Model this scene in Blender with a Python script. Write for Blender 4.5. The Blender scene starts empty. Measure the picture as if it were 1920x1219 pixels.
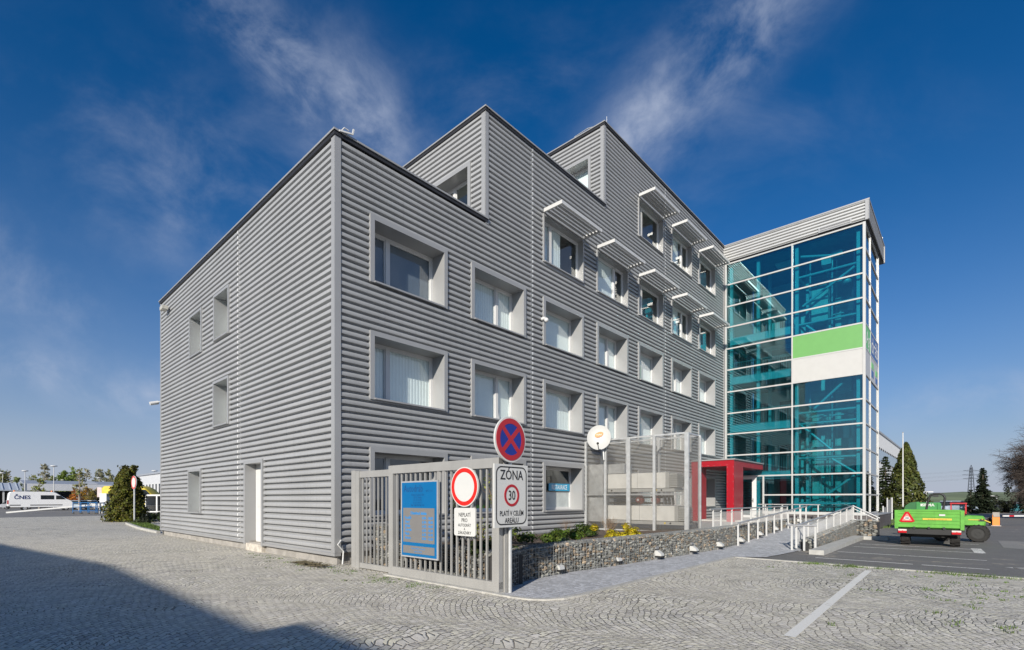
import bpy, math, random
from mathutils import Vector, Matrix
rnd = random.Random(11)
sc = bpy.context.scene
COL = sc.collection
rad = math.radians

# ------------------------------------------------------------------ camera, sky, sun, exposure
cam_d = bpy.data.cameras.new('camera'); cam = bpy.data.objects.new('camera', cam_d); COL.objects.link(cam)
cam.location = (0, 0, 1.65); cam.rotation_euler = (rad(90), 0, 0)
cam_d.sensor_width = 36; cam_d.lens = 939 / 1920 * 36; cam_d.shift_y = 326.5 / 1920
cam_d.clip_start = .1; cam_d.clip_end = 4000
sc.camera = cam
sc.view_settings.view_transform = 'Standard'; sc.view_settings.look = 'None'
sc.view_settings.gamma = 1; sc.view_settings.exposure = 0.3
SUN_AZ = rad(19.4)      # heading the light travels to, clockwise from +Y
SUN_EL = rad(24)
sun_d = bpy.data.lights.new('sun', 'SUN'); sun = bpy.data.objects.new('sun', sun_d); COL.objects.link(sun)
sun_d.energy = 5.0; sun_d.angle = rad(.75); sun_d.color = (1, .93, .82)
ldir = Vector((math.sin(SUN_AZ) * math.cos(SUN_EL), math.cos(SUN_AZ) * math.cos(SUN_EL), -math.sin(SUN_EL)))
sun.rotation_euler = ldir.to_track_quat('-Z', 'Y').to_euler()

class NT:
    """tiny node-tree helper"""
    def __init__(s, tree): s.t = tree; s.n = tree.nodes; s.l = tree.links
    def node(s, typ, **kw):
        n = s.n.new(typ)
        for k, v in kw.items():
            if k.startswith('i_'):
                key = k[2:].replace('_', ' ')
                s.set(n.inputs[key], v)
            else: setattr(n, k, v)
        return n
    def set(s, sock, v):
        if hasattr(v, 'is_linked') or isinstance(v, bpy.types.NodeSocket): s.l.new(v, sock)
        else: sock.default_value = v
    def m(s, op, a, b=None, c=None, clamp=False):
        n = s.n.new('ShaderNodeMath'); n.operation = op; n.use_clamp = clamp
        for i, v in enumerate((a, b, c)):
            if v is not None: s.set(n.inputs[i], v)
        return n.outputs[0]
    def mix(s, fac, a, b, blend='MIX'):
        n = s.n.new('ShaderNodeMix'); n.data_type = 'RGBA'; n.blend_type = blend
        s.set(n.inputs[0], fac); s.set(n.inputs[6], a); s.set(n.inputs[7], b)
        return n.outputs[2]
    def ramp(s, fac, lo, hi):
        n = s.n.new('ShaderNodeMapRange'); n.interpolation_type = 'SMOOTHSTEP'
        s.set(n.inputs[0], fac); n.inputs[1].default_value = lo; n.inputs[2].default_value = hi
        return n.outputs[0]

def rgb(c): return (c[0], c[1], c[2], 1.0)

world = bpy.data.worlds.new('World'); sc.world = world; world.use_nodes = True
w = NT(world.node_tree); w.n.clear()
sky = w.node('ShaderNodeTexSky'); sky.sky_type = 'NISHITA'; sky.sun_disc = False
sky.sun_elevation = SUN_EL; sky.sun_rotation = SUN_AZ + math.pi
sky.altitude = 200; sky.air_density = 1.0; sky.dust_density = 1.2; sky.ozone_density = 3.0
hs = w.node('ShaderNodeHueSaturation'); hs.inputs['Saturation'].default_value = 1.45
pol = w.mix(1.0, sky.outputs[0], (.62, .80, 1.0, 1), 'MULTIPLY')
w.l.new(pol, hs.inputs['Color'])
gen = w.node('ShaderNodeTexCoord'); sep = w.node('ShaderNodeSeparateXYZ'); w.l.new(gen.outputs['Generated'], sep.inputs[0])
dx, dy, dz = sep.outputs
dyc = w.m('MAXIMUM', dy, .05)
gx = w.m('DIVIDE', dx, dyc); gz = w.m('DIVIDE', dz, dyc)
cmb = w.node('ShaderNodeCombineXYZ'); w.l.new(gx, cmb.inputs[0]); w.l.new(gz, cmb.inputs[1])
def cloud(cx, cy, ang, la, lb, nscale, seed, lo, hi):
    ca, sa = math.cos(ang), math.sin(ang)
    x = w.m('SUBTRACT', gx, cx); y = w.m('SUBTRACT', gz, cy)
    u = w.m('ADD', w.m('MULTIPLY', x, ca), w.m('MULTIPLY', y, sa))
    v = w.m('SUBTRACT', w.m('MULTIPLY', y, ca), w.m('MULTIPLY', x, sa))
    e = w.m('ADD', w.m('POWER', w.m('DIVIDE', u, la), 2), w.m('POWER', w.m('DIVIDE', v, lb), 2))
    msk = w.m('EXPONENT', w.m('MULTIPLY', e, -1))
    c = w.node('ShaderNodeCombineXYZ'); w.l.new(w.m('MULTIPLY', u, 1.0), c.inputs[0]); w.l.new(w.m('MULTIPLY', v, 1.5), c.inputs[1]); c.inputs[2].default_value = seed
    no = w.node('ShaderNodeTexNoise'); no.inputs['Scale'].default_value = nscale; no.inputs['Detail'].default_value = 9
    no.inputs['Roughness'].default_value = .6; no.inputs['Distortion'].default_value = .25
    w.l.new(c.outputs[0], no.inputs['Vector'])
    return w.m('MULTIPLY', msk, w.ramp(no.outputs['Fac'], lo, hi))
# (tangent-plane direction: x right, z up, around the +Y heading)
cl = None
for a in ((-.41, .83, 2.35, .30, .075, 6.0, 3.1, .34, .85), (-.28, .75, 2.0, .17, .075, 5.0, 9.1, .30, .85), (.40, .88, .80, .34, .085, 5.0, 5.7, .30, .80), (.25, .74, .9, .13, .06, 6.0, 1.2, .3, .8),
          (-.88, .38, 2.6, .5, .10, 4.0, 8.3, .40, 1.05), (-.62, .62, 2.7, .35, .16, 4.0, 2.3, .36, 1.05), (.0, .72, 0, .7, .2, 3.0, 4.3, .4, 1.4), (-.8, .22, 2.9, .5, .05, 5.0, 7.3, .4, .95), (.95, .2, .1, .35, .05, 4.0, 6.3, .4, 1.0)):
    k = cloud(*a)
    cl = k if cl is None else w.m('ADD', cl, k)
cl = w.m('MULTIPLY', w.m('MINIMUM', cl, 1.0), .68)
ng = w.node('ShaderNodeTexNoise'); ng.inputs['Scale'].default_value = 3; ng.inputs['Detail'].default_value = 6; w.l.new(gen.outputs['Generated'], ng.inputs['Vector'])
added_bank = w.m('MULTIPLY', w.m('MULTIPLY', w.ramp(dx, .72, .9), w.ramp(ng.outputs['Fac'], .3, .55)), .75)  # unseen clouds right of the view, added to brighten reflections in the panes
cl = w.m('MAXIMUM', cl, added_bank)
elev = w.m('MAXIMUM', dz, 0.0)
hz = w.m('MULTIPLY', w.m('EXPONENT', w.m('MULTIPLY', w.m('POWER', w.m('DIVIDE', elev, .2), 1.4), -1.0)), .95)
skyb = w.mix(hz, hs.outputs[0], (4.6, 5.0, 6.05, 1))
skyc = w.mix(cl, skyb, (5.2, 5.8, 7.2, 1))
bg = w.node('ShaderNodeBackground'); w.l.new(skyc, bg.inputs[0]); bg.inputs[1].default_value = .08
wo = w.node('ShaderNodeOutputWorld'); w.l.new(bg.outputs[0], wo.inputs[0])

# ------------------------------------------------------------------ building axes (u along the long facade, n out of it)
AL = rad(42.2)
A0 = Vector((-4.406, 12.5, 0))
U = Vector((math.sin(AL), math.cos(AL), 0)); V = Vector((-math.cos(AL), math.sin(AL), 0)); N = -V; Z = Vector((0, 0, 1))
def W(u, n, z=0.0): return A0 + U * u + N * n + Z * z
def at(px, py, Y): return Vector(((px - 960) / 939 * Y, Y, 1.65 + (936 - py) * Y / 939))
def gp(px, Y): return Vector(((px - 960) / 939 * Y, Y, 0))

class Frame:
    def __init__(s, P, D, O): s.P = Vector(P); s.D = Vector(D); s.O = Vector(O)
    def pt(s, a, o, z): return s.P + s.D * a + s.O * o + Z * z
FR = Frame(A0, U, N)                # right facade: a = u, o = outward
FL = Frame(A0, V, -U)               # left facade: a = v, o = outward
def FT(u): return Frame(A0 + U * u, N, -U)   # plane across the facade at u: a = n, o = towards the street
XY = Frame((0, 0, 0), (1, 0, 0), (0, -1, 0))

class MB:
    def __init__(s): s.v = []; s.f = []; s.s = []
    def add(s, vs, fs, smooth=False):
        b = len(s.v); s.v.extend(Vector(p) for p in vs)
        for f in fs: s.f.append([b + i for i in f]); s.s.append(smooth)
        return s
    def quad(s, a, b, c, d): return s.add([a, b, c, d], [(0, 1, 2, 3)])
    def hexa(s, p):          # p: 8 corners, bottom ring then top ring
        return s.add(p, [(3, 2, 1, 0), (4, 5, 6, 7), (0, 1, 5, 4), (1, 2, 6, 5), (2, 3, 7, 6), (3, 0, 4, 7)])
    def fbox(s, F, a0, a1, o0, o1, z0, z1):
        q = F.pt
        return s.hexa([q(a0, o1, z0), q(a1, o1, z0), q(a1, o0, z0), q(a0, o0, z0), q(a0, o1, z1), q(a1, o1, z1), q(a1, o0, z1), q(a0, o0, z1)])
    def box(s, x0, x1, y0, y1, z0, z1):
        return s.hexa([(x0, y0, z0), (x1, y0, z0), (x1, y1, z0), (x0, y1, z0), (x0, y0, z1), (x1, y0, z1), (x1, y1, z1), (x0, y1, z1)])
    def tube(s, p, q, r, r2=None, seg=8, cap=True):
        p = Vector(p); q = Vector(q); r2 = r if r2 is None else r2
        d = (q - p)
        if d.length < 1e-6: return s
        d.normalize(); x = d.orthogonal().normalized(); y = d.cross(x)
        vs = []
        for c, rr in ((p, r), (q, r2)):
            for i in range(seg):
                t = 2 * math.pi * i / seg; vs.append(c + (x * math.cos(t) + y * math.sin(t)) * rr)
        s.add(vs, [(i, (i + 1) % seg, seg + (i + 1) % seg, seg + i) for i in range(seg)], seg > 4)
        if cap: s.add(vs[:seg], [tuple(range(seg))[::-1]]); s.add(vs[seg:], [tuple(range(seg))])
        return s
    def path(s, pts, r, seg=8):
        for a, b in zip(pts, pts[1:]): s.tube(a, b, r, seg=seg)
        for a in pts[1:-1]: s.ball(a, r, 6, 4)
        return s
    def bar(s, p, q, wx, h):      # rectangular bar between two points, h measured upwards-ish
        p = Vector(p); q = Vector(q); d = (q - p).normalized()
        side = d.cross(Z)
        if side.length < .01: side = Vector((1, 0, 0))
        side.normalize(); up = side.cross(d)
        return s.hexa([p - side * wx / 2 - up * h / 2, q - side * wx / 2 - up * h / 2, q + side * wx / 2 - up * h / 2, p + side * wx / 2 - up * h / 2,
                       p - side * wx / 2 + up * h / 2, q - side * wx / 2 + up * h / 2, q + side * wx / 2 + up * h / 2, p + side * wx / 2 + up * h / 2])
    def ball(s, c, r, nu=10, nv=7, sc3=(1, 1, 1)):
        c = Vector(c); vs = [c + Vector((0, 0, r * sc3[2]))]
        for j in range(1, nv):
            t = math.pi * j / nv
            for i in range(nu):
                f = 2 * math.pi * i / nu
                vs.append(c + Vector((r * sc3[0] * math.sin(t) * math.cos(f), r * sc3[1] * math.sin(t) * math.sin(f), r * sc3[2] * math.cos(t))))
        vs.append(c - Vector((0, 0, r * sc3[2])))
        fs = [(0, 1 + i, 1 + (i + 1) % nu) for i in range(nu)]
        for j in range(nv - 2):
            for i in range(nu):
                a = 1 + j * nu + i; b = 1 + j * nu + (i + 1) % nu
                fs.append((a, a + nu, b + nu, b))
        L = len(vs) - 1; k = 1 + (nv - 2) * nu
        fs += [(k + i, L, k + (i + 1) % nu) for i in range(nu)]
        return s.add(vs, fs, True)
    def prism(s, F, poly, o0, o1, smooth=False):
        n = len(poly)
        vs = [F.pt(a, o1, z) for a, z in poly] + [F.pt(a, o0, z) for a, z in poly]
        s.add(vs, [tuple(range(n)), tuple(range(2 * n - 1, n - 1, -1))])
        return s.add(vs, [(i, n + i, n + (i + 1) % n, (i + 1) % n) for i in range(n)], smooth)
    def disc(s, F, a, z, r, o0, o1, seg=32):
        return s.prism(F, [(a + r * math.cos(2 * math.pi * i / seg), z + r * math.sin(2 * math.pi * i / seg)) for i in range(seg)], o0, o1)
    def ring(s, F, a, z, ri, ro, o0, o1, seg=40):
        c = [(math.cos(2 * math.pi * i / seg), math.sin(2 * math.pi * i / seg)) for i in range(seg)]
        vs = []
        for r, o in ((ri, o1), (ro, o1), (ro, o0), (ri, o0)): vs += [F.pt(a + r * x, o, z + r * y) for x, y in c]
        fs = []
        for k in range(4):
            for i in range(seg):
                j = (i + 1) % seg; k2 = (k + 1) % 4
                fs.append((k * seg + i, k2 * seg + i, k2 * seg + j, k * seg + j))
        return s.add(vs, fs)
    def hull(s, F, sil, wdt, e, ins):   # rounded solid: silhouette (a,z) swept across o in [-w/2,w/2], its edges drawn in
        cx = sum(p[0] for p in sil) / len(sil); cz = sum(p[1] for p in sil) / len(sil)
        def inset(d):
            r = []
            for a, z in sil:
                da, dz = a - cx, z - cz
                l = math.hypot(da, dz) or 1
                r.append((a - da / l * d, z - dz / l * d))
            return r
        secs = [(wdt / 2, inset(ins)), (wdt / 2 - e * .3, inset(ins * .3)), (wdt / 2 - e, sil), (-wdt / 2 + e, sil), (-wdt / 2 + e * .3, inset(ins * .3)), (-wdt / 2, inset(ins))]
        n = len(sil); vs = []
        for o, pl in secs: vs += [F.pt(a, o, z) for a, z in pl]
        s.add(vs, [(k * n + i, (k + 1) * n + i, (k + 1) * n + (i + 1) % n, k * n + (i + 1) % n) for k in range(5) for i in range(n)], True)
        s.add(vs[:n], [tuple(range(n))]); s.add(vs[-n:], [tuple(range(n))[::-1]])
        return s

ROOTLOC = {}
def tag(o, label=None, cat=None, group=None, kind=None):
    if label: o['label'] = label
    if cat: o['category'] = cat
    if group: o['group'] = group
    if kind: o['kind'] = kind
    return o
def root_of(o):
    while o.parent: o = o.parent
    return o
def obj(name, mb, mat, parent=None, local=False):
    off = Vector((0, 0, 0))
    if parent is not None and not local: off = root_of(parent).location
    me = bpy.data.meshes.new(name)
    me.from_pydata([tuple(p - off) for p in mb.v], [], mb.f)
    me.polygons.foreach_set('use_smooth', mb.s)
    me.materials.append(mat); me.update()
    o = bpy.data.objects.new(name, me); COL.objects.link(o)
    if parent is not None: o.parent = parent
    return o
def thing(name, label, cat, loc=(0, 0, 0), group=None, rz=0):
    o = bpy.data.objects.new(name, None); COL.objects.link(o); o.location = loc; o.rotation_euler = (0, 0, rz)
    o.empty_display_size = .3
    return tag(o, label, cat, group)
def single(name, label, cat, mb, mat, group=None, loc=None):
    """a thing that is one mesh; its origin is put at its base"""
    if loc is None:
        xs = [p.x for p in mb.v]; ys = [p.y for p in mb.v]; zs = [p.z for p in mb.v]
        loc = Vector(((min(xs) + max(xs)) / 2, (min(ys) + max(ys)) / 2, min(zs)))
    m2 = MB(); m2.v = [p - Vector(loc) for p in mb.v]; m2.f = mb.f; m2.s = mb.s
    o = obj(name, m2, mat); o.location = loc
    return tag(o, label, cat, group)
def structure(name, mb, mat): return tag(obj(name, mb, mat), kind='structure')
def copy_thing(o, loc, rz, label, group=None):
    r = o.copy(); COL.objects.link(r); r.location = loc; r.rotation_euler = (0, 0, rz); r['label'] = label
    if group: r['group'] = group
    for ch in list(o.children):
        c = ch.copy(); COL.objects.link(c); c.parent = r
        for g in list(ch.children):
            d = g.copy(); COL.objects.link(d); d.parent = c
    return r

def text(mb, F, body, a, o, z, size, sx=1.0, align='CENTER', shear=0, bold=0):
    cu = bpy.data.curves.new('lettering', 'FONT'); cu.body = body; cu.size = size; cu.align_x = align; cu.align_y = 'CENTER'
    cu.resolution_u = 2; cu.shear = shear; cu.offset = bold
    t = bpy.data.objects.new('lettering', cu); COL.objects.link(t)
    dg = bpy.context.evaluated_depsgraph_get()
    me = bpy.data.meshes.new_from_object(t.evaluated_get(dg))
    vs = [F.pt(a + p.co.x * sx, o, z + p.co.y) for p in me.vertices]
    mb.add(vs, [tuple(p.vertices) for p in me.polygons])
    bpy.data.objects.remove(t); bpy.data.curves.remove(cu); bpy.data.meshes.remove(me)
    return mb
def rrect(a0, a1, z0, z1, r, seg=5):
    pts = []
    for cx, cz, s in ((a1 - r, z1 - r, 0), (a0 + r, z1 - r, 90), (a0 + r, z0 + r, 180), (a1 - r, z0 + r, 270)):
        for i in range(seg + 1):
            t = rad(s + 90 * i / seg); pts.append((cx + r * math.cos(t), cz + r * math.sin(t)))
    return pts

# ------------------------------------------------------------------ materials
MATS = {}
def M(name, col, rough=.6, metal=0.0, var=.1, vs=3.0, bump=0.0, bs=40.0, spec=.5, island=0.0, coat=0.0, streak=0.0, trans=None, brown=False):
    if name in MATS: return MATS[name]
    m = bpy.data.materials.new(name); m.use_nodes = True; t = NT(m.node_tree); t.n.clear()
    out = t.node('ShaderNodeOutputMaterial'); p = t.node('ShaderNodeBsdfPrincipled')
    tc = t.node('ShaderNodeTexCoord'); vec = tc.outputs['Object']
    no = t.node('ShaderNodeTexNoise'); no.inputs['Scale'].default_value = vs; no.inputs['Detail'].default_value = 5
    t.l.new(vec, no.inputs['Vector'])
    f = t.ramp(no.outputs['Fac'], .3, .7)
    c = t.mix(f, rgb([x * (1 - var) for x in col]), rgb([min(1, x * (1 + var)) for x in col]))
    if streak:
        mp = t.node('ShaderNodeMapping'); mp.inputs['Scale'].default_value = (6, 6, .25); t.l.new(vec, mp.inputs[0])
        n2 = t.node('ShaderNodeTexNoise'); n2.inputs['Scale'].default_value = 2.0; n2.inputs['Detail'].default_value = 6; t.l.new(mp.outputs[0], n2.inputs['Vector'])
        c = t.mix(t.m('MULTIPLY', t.ramp(n2.outputs['Fac'], .48, .75), streak), c, rgb([x * .55 for x in col]))
    if island:
        g = t.node('ShaderNodeNewGeometry'); ri = g.outputs['Random Per Island']
        h = t.node('ShaderNodeHueSaturation')
        t.l.new(t.m('ADD', t.m('MULTIPLY', ri, island * 1.6), 1 - island * .8), h.inputs['Value'])
        r2 = t.m('FRACT', t.m('MULTIPLY', ri, 17.3))
        t.l.new(t.m('ADD', t.m('MULTIPLY', r2, .08 * island), .5 - .04 * island), h.inputs['Hue'])
        t.l.new(c, h.inputs['Color']); c = h.outputs[0]
        if brown: c = t.mix(t.m('MULTIPLY', t.m('GREATER_THAN', t.m('FRACT', t.m('MULTIPLY', ri, 41.7)), .74), .65), c, t.mix(1.0, c, (1.5, 1.05, .68, 1), 'MULTIPLY'))
    t.l.new(c, p.inputs['Base Color'])
    p.inputs['Roughness'].default_value = rough; p.inputs['Metallic'].default_value = metal
    p.inputs['Specular IOR Level'].default_value = spec; p.inputs['Coat Weight'].default_value = coat
    if bump:
        nb = t.node('ShaderNodeTexNoise'); nb.inputs['Scale'].default_value = bs; nb.inputs['Detail'].default_value = 4; t.l.new(vec, nb.inputs['Vector'])
        b = t.node('ShaderNodeBump'); b.inputs['Strength'].default_value = bump; b.inputs['Distance'].default_value = .01
        t.l.new(nb.outputs['Fac'], b.inputs['Height']); t.l.new(b.outputs[0], p.inputs['Normal'])
    sh = p.outputs[0]
    if trans:      # leaves let some light through
        tr = t.node('ShaderNodeBsdfTranslucent'); t.l.new(c, tr.inputs[0])
        mx = t.node('ShaderNodeMixShader'); mx.inputs[0].default_value = trans; t.l.new(sh, mx.inputs[1]); t.l.new(tr.outputs[0], mx.inputs[2]); sh = mx.outputs[0]
    t.l.new(sh, out.inputs[0])
    MATS[name] = m
    return m
def glass(name, tint, ior, base=0.0, rough=.0, refl=(1, 1, 1), wob=.0):
    m = bpy.data.materials.new(name); m.use_nodes = True; t = NT(m.node_tree); t.n.clear()
    out = t.node('ShaderNodeOutputMaterial')
    tr = t.node('ShaderNodeBsdfTransparent'); tr.inputs[0].default_value = rgb(tint)
    gl = t.node('ShaderNodeBsdfGlossy'); gl.inputs['Roughness'].default_value = rough; gl.inputs['Color'].default_value = rgb(refl)
    fr = t.node('ShaderNodeFresnel'); gg = t.node('ShaderNodeNewGeometry')
    t.l.new(t.m('ADD', ior, t.m('MULTIPLY', gg.outputs['Backfacing'], 1 / ior - ior)), fr.inputs['IOR'])
    if wob:
        no = t.node('ShaderNodeTexNoise'); no.inputs['Scale'].default_value = .5; no.inputs['Detail'].default_value = 1
        tc = t.node('ShaderNodeTexCoord'); t.l.new(tc.outputs['Object'], no.inputs['Vector'])
        b = t.node('ShaderNodeBump'); b.inputs['Strength'].default_value = wob; b.inputs['Distance'].default_value = .05
        t.l.new(no.outputs['Fac'], b.inputs['Height']); t.l.new(b.outputs[0], gl.inputs['Normal'])
    mx = t.node('ShaderNodeMixShader'); t.l.new(t.m('ADD', fr.outputs[0], base, clamp=True), mx.inputs[0])
    t.l.new(tr.outputs[0], mx.inputs[1]); t.l.new(gl.outputs[0], mx.inputs[2]); t.l.new(mx.outputs[0], out.inputs[0])
    MATS[name] = m
    return m
def sheet_mesh(name, col, cover):
    """perforated metal sheet: fine holes, seen as a half-open veil"""
    m = bpy.data.materials.new(name); m.use_nodes = True; t = NT(m.node_tree); t.n.clear()
    out = t.node('ShaderNodeOutputMaterial')
    tr = t.node('ShaderNodeBsdfTransparent'); p = t.node('ShaderNodeBsdfPrincipled'); p.inputs['Base Color'].default_value = rgb(col); p.inputs['Roughness'].default_value = .5; p.inputs['Metallic'].default_value = .3
    tc = t.node('ShaderNodeTexCoord'); no = t.node('ShaderNodeTexNoise'); no.inputs['Scale'].default_value = 3; t.l.new(tc.outputs['Object'], no.inputs['Vector'])
    mx = t.node('ShaderNodeMixShader'); t.l.new(t.m('ADD', t.m('MULTIPLY', no.outputs['Fac'], .16), cover - .08), mx.inputs[0])
    t.l.new(tr.outputs[0], mx.inputs[1]); t.l.new(p.outputs[0], mx.inputs[2]); t.l.new(mx.outputs[0], out.inputs[0])
    return m
def blind_mat(name, col, period, vertical):
    m = bpy.data.materials.new(name); m.use_nodes = True; t = NT(m.node_tree); t.n.clear()
    out = t.node('ShaderNodeOutputMaterial'); p = t.node('ShaderNodeBsdfPrincipled'); p.inputs['Roughness'].default_value = .7
    tc = t.node('ShaderNodeTexCoord'); s = t.node('ShaderNodeSeparateXYZ'); t.l.new(tc.outputs['Object'], s.inputs[0])
    if vertical: k = t.m('ADD', t.m('MULTIPLY', s.outputs[0], U.x), t.m('MULTIPLY', s.outputs[1], U.y))
    else: k = s.outputs[2]
    f = t.m('ABSOLUTE', t.m('SUBTRACT', t.m('FRACT', t.m('DIVIDE', k, period)), .5))
    b = t.node('ShaderNodeBump'); b.inputs['Strength'].default_value = .35; b.inputs['Distance'].default_value = period * .5
    t.l.new(f, b.inputs['Height']); t.l.new(b.outputs[0], p.inputs['Normal'])
    t.l.new(t.mix(t.ramp(f, .36, .5), rgb(col), rgb([c * .8 for c in col])), p.inputs['Base Color'])
    t.l.new(p.outputs[0], out.inputs[0]); return m

clad = M('silver cladding', (.335, .34, .345), .45, .0, .05, .5, streak=.22)
trim = M('light trim', (.36, .36, .36), .4, .3, .04, 1)
trimw = M('pale trim', (.335, .337, .338), .4, .2, .03, 1)
white = M('white frame', (.6, .6, .59), .35, 0, .02, 2)
whitem = M('white steel', (.52, .52, .51), .4, .1, .04, 2)
dark = M('dark coping', (.03, .03, .033), .5, .2, .1)
black = M('black plastic', (.02, .02, .02), .5, 0, .1)
gatem = M('gate grey', (.33, .325, .31), .45, .15, .05, 2, streak=.15)
galv = M('galvanised', (.55, .56, .56), .4, .5, .1, 6)
render_ = M('plinth render', (.30, .285, .265), .9, 0, .18, 3, .6, 90)
roomw = M('room walls', (.5, .5, .48), .9, 0, .04)
roomd = M('room floor', (.25, .25, .25), .9, 0, .04)
winglass = glass('window glass', (.95, .98, .98), 1.45, .02)
teal = glass('teal glass', (.36, .74, .78), 1.7, .05, refl=(.75, .95, 1), wob=.03)
steel_t = M('teal steel', (.45, .6, .62), .4, .2, .05)
blind_h = blind_mat('white blind', (.8, .83, .83), .035, False)
blind_v = blind_mat('vertical blind', (.85, .87, .86), .11, True)
blind_d = blind_mat('dark blind', (.16, .18, .22), .035, False)

# ------------------------------------------------------------------ ground materials
def cobble_mat():
    m = bpy.data.materials.new('cobblestone'); m.use_nodes = True; t = NT(m.node_tree); t.n.clear()
    out = t.node('ShaderNodeOutputMaterial'); p = t.node('ShaderNodeBsdfPrincipled')
    tc = t.node('ShaderNodeTexCoord'); s = t.node('ShaderNodeSeparateXYZ'); t.l.new(tc.outputs['Object'], s.inputs[0])
    X, Y = s.outputs[0], s.outputs[1]
    # slow wander of the rows
    nw = t.node('ShaderNodeTexNoise'); nw.inputs['Scale'].default_value = .7; nw.inputs['Detail'].default_value = 2; t.l.new(tc.outputs['Object'], nw.inputs['Vector'])
    wv = t.m('MULTIPLY', t.m('SUBTRACT', nw.outputs['Fac'], .5), .9)
    # rows along the building axes, bent into segment arcs
    ca, sa = math.cos(rad(68)), math.sin(rad(68))
    a = t.m('ADD', t.m('ADD', t.m('MULTIPLY', X, ca), t.m('MULTIPLY', Y, sa)), wv)
    b = t.m('ADD', t.m('SUBTRACT', t.m('MULTIPLY', Y, ca), t.m('MULTIPLY', X, sa)), wv)
    Wd, R = 3.1, 2.25
    q = t.m('SUBTRACT', t.m('MULTIPLY', t.m('FRACT', t.m('DIVIDE', a, Wd)), Wd), Wd / 2)
    strip = t.m('FLOOR', t.m('DIVIDE', a, Wd))
    arc = t.m('MULTIPLY', t.m('ARCSINE', t.m('DIVIDE', q, R)), R)
    row = t.m('DIVIDE', t.m('SUBTRACT', b, t.m('SQRT', t.m('SUBTRACT', R * R, t.m('MULTIPLY', q, q)))), .105)
    off = t.m('MULTIPLY', t.m('MODULO', t.m('FLOOR', row), 2), .5)
    cx = t.m('ADD', t.m('ADD', t.m('DIVIDE', arc, .125), off), t.m('MULTIPLY', strip, 7.37))
    cv = t.node('ShaderNodeCombineXYZ'); t.l.new(cx, cv.inputs[0]); t.l.new(row, cv.inputs[1])
    ve = t.node('ShaderNodeTexVoronoi'); ve.voronoi_dimensions = '2D'; ve.feature = 'DISTANCE_TO_EDGE'; ve.inputs['Scale'].default_value = 1; ve.inputs['Randomness'].default_value = .34
    vf = t.node('ShaderNodeTexVoronoi'); vf.voronoi_dimensions = '2D'; vf.feature = 'F1'; vf.inputs['Scale'].default_value = 1; vf.inputs['Randomness'].default_value = .34
    t.l.new(cv.outputs[0], ve.inputs['Vector']); t.l.new(cv.outputs[0], vf.inputs['Vector'])
    fine = t.node('ShaderNodeTexNoise'); fine.inputs['Scale'].default_value = 26; fine.inputs['Detail'].default_value = 6; fine.inputs['Roughness'].default_value = .65; t.l.new(tc.outputs['Object'], fine.inputs['Vector'])
    dist = t.m('ADD', ve.outputs['Distance'], t.m('MULTIPLY', t.m('SUBTRACT', fine.outputs['Fac'], .5), .10))
    # dust fills the joints in worn patches
    big = t.node('ShaderNodeTexNoise'); big.inputs['Scale'].default_value = .35; big.inputs['Detail'].default_value = 5; big.inputs['Roughness'].default_value = .6; t.l.new(tc.outputs['Object'], big.inputs['Vector'])
    fill = t.ramp(big.outputs['Fac'], .30, .60)
    jn = t.node('ShaderNodeTexNoise'); jn.inputs['Scale'].default_value = 3.2; jn.inputs['Detail'].default_value = 4; t.l.new(tc.outputs['Object'], jn.inputs['Vector'])
    dist = t.m('SUBTRACT', dist, t.m('MULTIPLY', t.m('SUBTRACT', jn.outputs['Fac'], .5), .11))
    stone = t.ramp(dist, .02, .085)
    sepc = t.node('ShaderNodeSeparateColor'); t.l.new(vf.outputs['Color'], sepc.inputs[0])
    val = t.m('ADD', t.m('MULTIPLY', sepc.outputs[0], .24), .41)
    val = t.m('ADD', val, t.m('MULTIPLY', t.m('SUBTRACT', fine.outputs['Fac'], .5), .34))
    val = t.m('MULTIPLY', val, t.m('SUBTRACT', 1, t.m('MULTIPLY', t.m('GREATER_THAN', sepc.outputs[1], .9), .28)))
    cc = t.node('ShaderNodeCombineColor'); t.l.new(t.m('MULTIPLY', val, 1.05), cc.inputs[0]); t.l.new(val, cc.inputs[1]); t.l.new(t.m('MULTIPLY', val, t.m('ADD', .80, t.m('MULTIPLY', sepc.outputs[1], .13))), cc.inputs[2])
    dust = (.57, .53, .455, 1)
    col = t.mix(t.m('MULTIPLY', fill, .45), cc.outputs[0], dust)
    joint = t.mix(fill, (.045, .04, .032, 1), (.24, .215, .175, 1))
    mossn = t.node('ShaderNodeTexNoise'); mossn.inputs['Scale'].default_value = .9; mossn.inputs['Detail'].default_value = 8; mossn.inputs['Roughness'].default_value = .7; t.l.new(tc.outputs['Object'], mossn.inputs['Vector'])
    moss = t.ramp(mossn.outputs['Fac'], .60, .70)
    joint = t.mix(moss, joint, (.10, .12, .03, 1))
    col = t.mix(stone, joint, col)
    stain = t.node('ShaderNodeTexNoise'); stain.inputs['Scale'].default_value = 1.7; stain.inputs['Detail'].default_value = 7; t.l.new(tc.outputs['Object'], stain.inputs['Vector'])
    col = t.mix(t.m('MULTIPLY', t.ramp(stain.outputs['Fac'], .5, .75), .35), col, (.19, .175, .15, 1))
    t.l.new(col, p.inputs['Base Color']); p.inputs['Roughness'].default_value = .72
    hgt = t.m('ADD', t.m('MULTIPLY', t.ramp(dist, .0, .14), t.m('SUBTRACT', 1, t.m('MULTIPLY', fill, .7))), t.m('MULTIPLY', fine.outputs['Fac'], .3))
    hgt = t.m('ADD', hgt, t.m('MULTIPLY', sepc.outputs[2], .25))
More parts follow.
